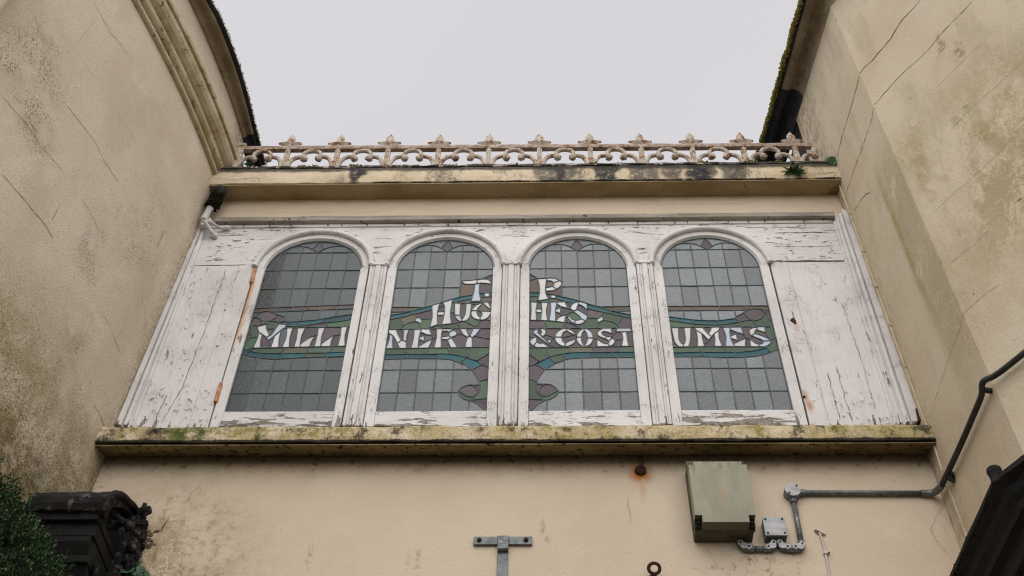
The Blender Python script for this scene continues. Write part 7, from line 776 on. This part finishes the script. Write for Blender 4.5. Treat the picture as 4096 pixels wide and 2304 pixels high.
for e in (E1, E2, E3, E4):
    el = elbow(e).obj('elbow', 'galv', CD, True)
    m = MB(); c0, c1 = Vector(e[1]), Vector(e[3]); k = Vector(e[2])
    m.prism([(c0.x - .013, c0.z + .004), (c0.x + .013, c0.z + .004), (max(c0.x, k.x) + .012, k.z - .008), (k.x, k.z - .016), (c1.x, c1.z - .014), (c1.x, c1.z + .012)] if False else [(k.x + .02 * math.cos(t), k.z + .018 * math.sin(t)) for t in [2 * math.pi * i / 10 for i in range(10)]], -.0405, -.036)
    for q in (e[1], e[3]): m.tube([(q[0], -.030, q[2]), (q[0], -.040, q[2])], .014, 12)
    m.obj('inspection_cover', 'cover', el)
    for q in (e[1], e[3]): m = MB(); m.tube([(q[0], -.040, q[2]), (q[0], -.0425, q[2])], .0055, 8); m.obj('screw', 'rust', el)
m = MB(); m.tube([(1.056, -.02, 5.078), (1.012, -.02, 5.078)], r_, 12); m.obj('short_pipe', 'galv', CD, True)
for q in ((1.196, 5.078), ): m = MB(); m.tube([(q[0] - .008, -.02, q[1]), (q[0] + .008, -.02, q[1])], .0185, 12); m.obj('coupling', 'galv', CD)
def RP(t, o, z):
    if t < .836: p = RC0 + T1 * t; return (p.x + N1.x * o, p.y + N1.y * o, z)
    p = RF + T2 * (t - .836); return (p.x + N2.x * o, p.y + N2.y * o, z)
m = MB(); m.tube(smooth_pts([(1.90, -.018, 5.423), (1.935, -.02, 5.420), (1.962, -.035, 5.415), (1.973, -.075, 5.405), (1.977, -.115, 5.398)], 5), .0185, 12); m.obj('long_bend', 'galv', CD, True)
m = MB(); pp = [(1.977, -.115, 5.398), RP(.22, .030, 5.397), RP(.44, .030, 5.385), RP(.62, .030, 5.382), RP(.76, .032, 5.380)]
q = [RP(.836 + t, .034, z) for t, z in ((.07, 5.375), (.35, 5.37), (.8, 5.36), (1.4, 5.35))]
m.tube(smooth_pts(pp + [(RF.x + NM.x * .05, RF.y + NM.y * .05, 5.378)] + q, 5), .0145, 10); m.obj('wall_pipe', 'pipe', CD, True)
m = MB(); a_ = RP(.185, .012, 5.392); m.ball(a_, .026, 2, .2, (.8, 1, 1)); m.tube([RP(.185, .0, 5.36), RP(.185, .03, 5.375)], .012, 8)
for k in range(14):
    rr = random.Random(k); b_ = Vector(RP(.17 + rr.uniform(-.02, .03), .04, 5.40)); m.tube([b_, b_ + Vector((rr.uniform(-.03, .03), rr.uniform(-.03, .03), rr.uniform(-.045, .03)))], .0016, 4)
m.obj('pipe_clip', 'pipe', CD)
m = MB(); m.tube([RP(.80, .0, 5.37), RP(.80, .035, 5.375)], .014, 8); m.obj('pipe_clip', 'pipe', CD)
CB = thing('white_cable', 'thin white cable rising to a torn hole in the plaster right of the boxes', 'cable', (1.35, 0, 5.0))
m = MB(); m.tube(smooth_pts([(1.346, .0, 5.184), (1.349, -.007, 5.172), (1.352, -.007, 5.11), (1.352, -.007, 5.04), (1.346, -.007, 4.93), (1.335, -.007, 4.7), (1.33, -.007, 4.4)], 4), .0055, 8); m.obj('flex', 'cable', CB, True)
m = MB(); m.box(1.342, 1.372, -.016, -.004, 5.055, 5.067, .002); m.obj('clip', 'cable', CB)
m = MB(); m.tube([(1.368, -.012, 5.058), (1.368, -.019, 5.058)], .0045, 8); m.obj('nail', 'rust', CB)
m = MB(); m.add([(1.322, -.0062, 5.196), (1.331, -.0062, 5.205), (1.342, -.0062, 5.200), (1.358, -.0062, 5.186), (1.378, -.0062, 5.174), (1.372, -.0062, 5.168), (1.35, -.0062, 5.170), (1.332, -.0062, 5.182)], [tuple(range(8))]); m.obj('torn_hole', 'rubble', CB)
CC = thing('painted_cable', 'thin cream painted cable clipped down the right corner beside the screen', 'cable', (2.03, -.1, 6))
m = MB(); m.tube([RP(t, .005, z) for t, z in ((.078, 8.15), (.087, 7.83), (.089, 7.56), (.095, 6.9), (.104, 5.99), (.112, 5.78), (.112, 5.62), (.106, 5.48), (.115, 5.31), (.12, 4.9), (.12, 4.4))], .0062, 8); m.obj('flex', 'cream', CC, True)
for z in (8.14, 7.7, 7.3, 6.95, 6.6, 6.25, 5.83): t = .09 + (7.5 - z) * .009; m = MB(); m.tube([RP(t - .010, .006, z), RP(t + .012, .006, z + .002)], .008, 6); m.obj('clip', 'cream', CC)

# ------------------------------------------------------------------ black shop cornices at the foot of both side walls
SH = thing('left_door_hood', 'blackened stone door hood with barrel top and scroll end in the lower left corner', 'door hood', (-2.2, -.2, 4.6))
hp = [(-.425, 4.995), (-.437, 5.03), (-.432, 5.07), (-.40, 5.12), (-.34, 5.168), (-.27, 5.208), (-.18, 5.243), (-.09, 5.268), (-.004, 5.278)]
def yz_prism(mb, pts, x0, x1):
    n = len(pts); v = [(x0, y, z) for y, z in pts] + [(x1, y, z) for y, z in pts]
    return mb.add(v, [tuple(range(n)), tuple(range(2 * n - 1, n - 1, -1))] + [(i, i + n, (i + 1) % n + n, (i + 1) % n) for i in range(n)])
m = MB(); nx = 24
full = hp + [(y * .86, z - .045) for y, z in hp[::-1]][:-1] + [(-.385, 4.985)]
v = []; f = []; k = len(full)
for i in range(nx + 1):
    x = -2.52 + .475 * i / nx
    for y, z in full: v.append((x, y + .010 * mnoise.noise(Vector((x * 14, y * 14, z * 14))), z + .010 * mnoise.noise(Vector((x * 14 + 9, y * 14, z * 14)))))
for i in range(nx):
    for j in range(k): f.append((i * k + j, i * k + (j + 1) % k, (i + 1) * k + (j + 1) % k, (i + 1) * k + j))
f += [tuple(range(k)), tuple(nx * k + j for j in range(k))]
m.add(v, f); m.obj('coping', 'blackstone', SH)
m = MB(); m.tube(smooth_pts([(-2.04, y, z - .012) for y, z in hp], 3), .018, 8); rough(m, .006, 3).obj('coping_lip', 'blackstone', SH, True)
m = MB(); yz_prism(m, [(-.37, 4.86)] + [(y * .88, z - .05) for y, z in hp] + [(-.004, 4.3)], -2.5, -2.085); m.obj('end_panel', 'black', SH)
m = MB()
for k, (y, z0, z1) in enumerate(((-.405, 4.955, 4.993), (-.375, 4.885, 4.954), (-.335, 4.77, 4.884))): m.box(-2.52, -2.065 - .006 * k, y, -.02, z0, z1, .005)
rough(m, .004, 2).obj('bed_moulding', 'black', SH)
m = MB(); m.box(-2.55, -2.13, -.28, -.02, 0, 4.765); m.obj('door_jamb', 'black', SH)
for k, (x, r) in enumerate(((-2.115, .016), (-2.092, .013), (-2.066, .018))):
    m = MB(); m.tube([(x, -.33 + .03 * k, 4.90 - .05 * k), (x + .02, -.02, 4.60 - .08 * k)], r, 8); rough(m, .004, k).obj('raked_moulding', 'blackstone', SH)
m = MB(); m.tube([(-2.08 + .055 * math.exp(-.13 * i) * math.cos(.55 * i), -.24, 5.06 + .065 * math.exp(-.13 * i) * math.sin(.55 * i)) for i in range(18)], .015, 8); rough(m, .004, 1).obj('scroll', 'blackstone', SH, True)
m = MB(); m.tube(smooth_pts([(-2.06, -.22, 5.05), (-2.02, -.25, 5.06), (-1.975, -.26, 5.04), (-1.965, -.28, 5.0)], 4), .019, 9); m.obj('scroll_arm', 'blackstone', SH, True)
m = MB(); m.tube(smooth_pts([(-2.03, -.10, 5.24), (-1.99, -.12, 5.235), (-1.955, -.12, 5.245)], 4), [.02, .02, .022, .026, .028, .028, .024, .022, .016], 9); m.tube([(-2.005, -.11, 5.24), (-2.0, -.115, 5.285)], .011, 7); rough(m, .004, 4).obj('leaf_boss', 'blackstone', SH, True)
m = MB()
yz_prism(m, [(-.12, 5.21), (-.004, 5.262), (-.004, 4.62), (-.09, 4.62)], -2.09, -2.025)
for k in range(150):
    rr = random.Random(k + 50); u = rr.random(); z = 5.24 - u * .62; x = -2.02 + .03 * math.sin(u * 3.1) + rr.uniform(-.04, .02) - max(0, u - .65) * .12; m.ball((x, rr.uniform(-.10, -.005), z), rr.uniform(.010, .028), 2, .7, (1, 1, 1.4), k)
m.obj('broken_edge', 'blackstone', SH)
m = MB()
for k in range(34):
    rr = random.Random(k + 90); u = rr.random(); m.ball((-2.0 + u * .055 + rr.uniform(-.02, .02), -.001, 5.225 - u * .03 - rr.random() * .10), rr.uniform(.005, .012), 1, .7, (1.2, .25, 1), k)
m.obj('chipped_plaster', 'rubble', SH)
SR = thing('right_shop_cornice', 'black mossy shop cornice with a knob at its bend in the lower right corner', 'shop cornice', (2.0, -.8, 4.6))
fr = [((p.x, p.y, 4.785), nn) for p, nn in path[1:]]
rough(MB().sweep(fr, [(-.02, .02), (.05, .03), (.185, -.005), (.205, -.020), (.205, -.040), (.185, -.055), (.165, -.065), (.155, -.10), (.13, -.125), (.125, -.16), (.09, -.17), (.085, -.25), (.06, -.26), (.055, -.36), (-.02, -.36)]), .006, 8).obj('cornice_moulding', 'black', SR)
fr2 = [((p.x, p.y, 0), nn) for p, nn in path[1:]]
MB().sweep(fr2, [(-.02, 0), (.045, 0), (.045, 4.42), (-.02, 4.42)]).obj('shop_front', 'black', SR)
kp = RF + NM * .185
m = MB(); m.tube(smooth_pts([(kp.x, kp.y, 4.74), (kp.x, kp.y, 4.78), (kp.x, kp.y, 4.81), (kp.x, kp.y, 4.832)], 4), [.03, .03, .028, .027, .027, .028, .03, .031, .031, .030, .026, .018, .004], 14); m.obj('knob', 'blackstone', SR, True)
mm = MB()
for k in range(900):
    rr = random.Random(k + 7); t = rr.random() * 1.5; p = RP(t, .192 + rr.uniform(-.03, .010), 4.764 + rr.uniform(-.03, .006)); mm.ball(p, rr.uniform(.003, .008), 1, .5, (1, 1, .7), k)
o = mm.obj('moss', 'blackmoss', SR); o['kind'] = 'stuff'

# ------------------------------------------------------------------ plants
def leaf_card(v, f, p, d, L, wd, fold=.3):
    d = d.normalized(); a = d.cross(Vector((0.3, .2, 1))); a = a.normalized() if a.length > 1e-4 else Vector((1, 0, 0)); nrm = a.cross(d)
    k = len(v); v += [tuple(p), tuple(p + d * L * .5 + a * wd + nrm * wd * fold), tuple(p + d * L), tuple(p + d * L * .5 - a * wd + nrm * wd * fold)]; f += [(k, k + 1, k + 2), (k, k + 2, k + 3)]
rr = random.Random(5)
SB = thing('evergreen_shrub', 'dense dark evergreen shrub with tiny leaves in the lower left corner', 'shrub', (-2.15, -1.0, 0))
v = []; f = []
lobes = [((-2.36, -1.0, 4.42), .28), ((-2.20, -1.0, 4.25), .29), ((-2.06, -.98, 4.08), .29), ((-1.98, -1.0, 3.85), .33), ((-2.36, -1.0, 4.0), .36), ((-2.45, -1.0, 3.6), .4), ((-2.1, -1.0, 3.5), .45)]
for (c, R) in lobes:
    ns = int(17000 * (R / .3) ** 2 * (1 if c[2] > 3.7 else .25))
    for _ in range(ns // 9):
        d = Vector((rr.gauss(0, 1), rr.gauss(0, 1), rr.gauss(0, 1))).normalized(); rad = R * (1.0 + .16 * mnoise.noise(d * 2.6 + Vector(c) * 3)) * rr.uniform(.80, 1.03)
        p = Vector(c) + d * rad; q = (d + Vector((0, 0, .45)) + Vector((rr.gauss(0, .3), rr.gauss(0, .3), rr.gauss(0, .3)))).normalized()
        for k in range(9):
            t = k / 8; e = (q * .6 + Vector((rr.gauss(0, .6), rr.gauss(0, .6), rr.gauss(0, .6)))).normalized(); leaf_card(v, f, p + q * t * .035, e, rr.uniform(.010, .017), rr.uniform(.0032, .0048))
MB().add(v, f).obj('crown', 'leaf', SB)
m = MB()
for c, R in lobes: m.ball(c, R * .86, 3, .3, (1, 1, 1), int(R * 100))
m.obj('dark_core', 'blackmoss', SB)  # solid dark balls: the crown's inner shade put into their colour
m = MB(); m.tube([(-2.2, -1.0, 0), (-2.22, -1.0, 1.5), (-2.18, -1.0, 3.2), (-2.2, -1.0, 4.0)], [.05, .04, .03, .015], 8); m.obj('trunk', 'trunk', SB)
m = MB()
for p, d in (((-2.42, -.98, 4.58), (.10, .02, .17)), ((-2.36, -.98, 4.56), (.12, .02, .13)), ((-2.33, -.98, 4.52), (.14, .02, .13)), ((-2.44, -.98, 4.55), (.16, 0, .22)), ((-2.10, -.95, 4.28), (.07, 0, .07)), ((-1.98, -.95, 4.17), (.07, 0, .08)), ((-1.90, -.95, 4.04), (.06, 0, .08)), ((-2.0, -.95, 4.15), (.05, 0, .06))):
    p = Vector(p); m.tube([p, p + Vector(d) * .6 + Vector((0, 0, .005)), p + Vector(d)], [.0022, .0016, .001], 4)
m.obj('dry_stalk', 'stem', SB)
def round_leaves(root, items, seed):
    q = random.Random(seed)
    for (c, r, nrm) in items:
        nrm = Vector(nrm).normalized(); a = nrm.orthogonal().normalized(); b = nrm.cross(a); c = Vector(c); n = 14
        pts = [c + nrm * -.25 * r] + [c + (a * math.cos(t) + b * math.sin(t)) * r * (1 + .08 * math.sin(t * 7 + seed)) for t in [2 * math.pi * i / n for i in range(n)]]
        MB().add(pts, [(0, 1 + i, 1 + (i + 1) % n) for i in range(n)]).obj('leaf', 'ivy', root)
PW = thing('pennywort', 'cluster of round green leaves growing from the wall at bottom left beside the door hood', 'plant', (-1.97, -.02, 4.88))
q = random.Random(3)
it = [((-1.975, -.07, 4.945), .026, (.1, -1, .3)), ((-2.01, -.08, 4.925), .024, (-.2, -1, .5)), ((-1.985, -.10, 4.90), .036, (0, -1, .5)), ((-1.935, -.07, 4.925), .022, (.3, -1, .2)), ((-1.915, -.06, 4.90), .028, (.3, -1, .1)), ((-1.94, -.09, 4.885), .026, (.1, -1, .6)), ((-1.96, -.06, 4.972), .018, (.1, -1, .5)), ((-2.025, -.07, 4.90), .022, (-.3, -1, .1)), ((-1.89, -.05, 4.885), .024, (.4, -1, .3)), ((-2.0, -.09, 4.87), .03, (0, -1, .2)), ((-1.99, -.06, 4.985), .016, (-.2, -1, .6))]
round_leaves(PW, it, 1)
m = MB()
for c, r, nn in it: m.tube([(-1.97, -.01, 4.84), c], .002, 4)
m.obj('stem', 'fern', PW)
LP = thing('leafy_plant', 'small clump of crinkled green leaves at the right end of the cornice', 'plant', (1.99, -.12, 8.22))
it = [((1.993, -.14, 8.285), .036, (-.2, -1, .2)), ((1.970, -.14, 8.255), .032, (-.5, -1, -.1)), ((2.000, -.145, 8.245), .034, (.2, -1, -.3)), ((1.985, -.15, 8.225), .030, (0, -1, -.4)), ((1.957, -.13, 8.235), .022, (-.6, -1, .2)), ((1.975, -.12, 8.30), .022, (-.3, -1, .5))]
round_leaves(LP, it, 2)
m = MB()
for c, r, nn in it: m.tube([(1.99, -.08, 8.22), c], .002, 4)
m.obj('stem', 'fern', LP)
def fern(name, label, c, R, n, seed, droop):
    T = thing(name, label, 'fern', c); q = random.Random(seed)
    for i in range(n):
        a = q.uniform(0, 2 * math.pi); L = R * q.uniform(.6, 1.05); d = Vector((math.cos(a), -abs(q.gauss(.35, .25)), math.sin(a) * .8 + droop)).normalized()
        v = []; f = []; p = Vector(c); rib = []
        for k in range(9):
            t = k / 8; pt = p + d * L * t + Vector((0, -.1 * R * t, -.35 * R * t * t)); rib.append(pt)
            if k:
                s = d.cross(Vector((0, -1, 0))); s = s.normalized() if s.length > 1e-3 else Vector((1, 0, 0))
                for sg in (-1, 1): leaf_card(v, f, pt, s * sg + d * .5, R * .30 * (1 - t * .75), R * .055)
        mb = MB().tube(rib, .0012, 4); mb.add(v, f); mb.obj('frond', 'fern', T)
fern('fern', 'dark fern sprouting from the front of the cornice near its right end', (1.70, -.135, 8.125), .085, 40, 4, -.15)
fern('fern', 'tiny fern growing on the cornice top at the left end of the cresting', (-2.047, -.13, 8.275), .055, 14, 8, .35)
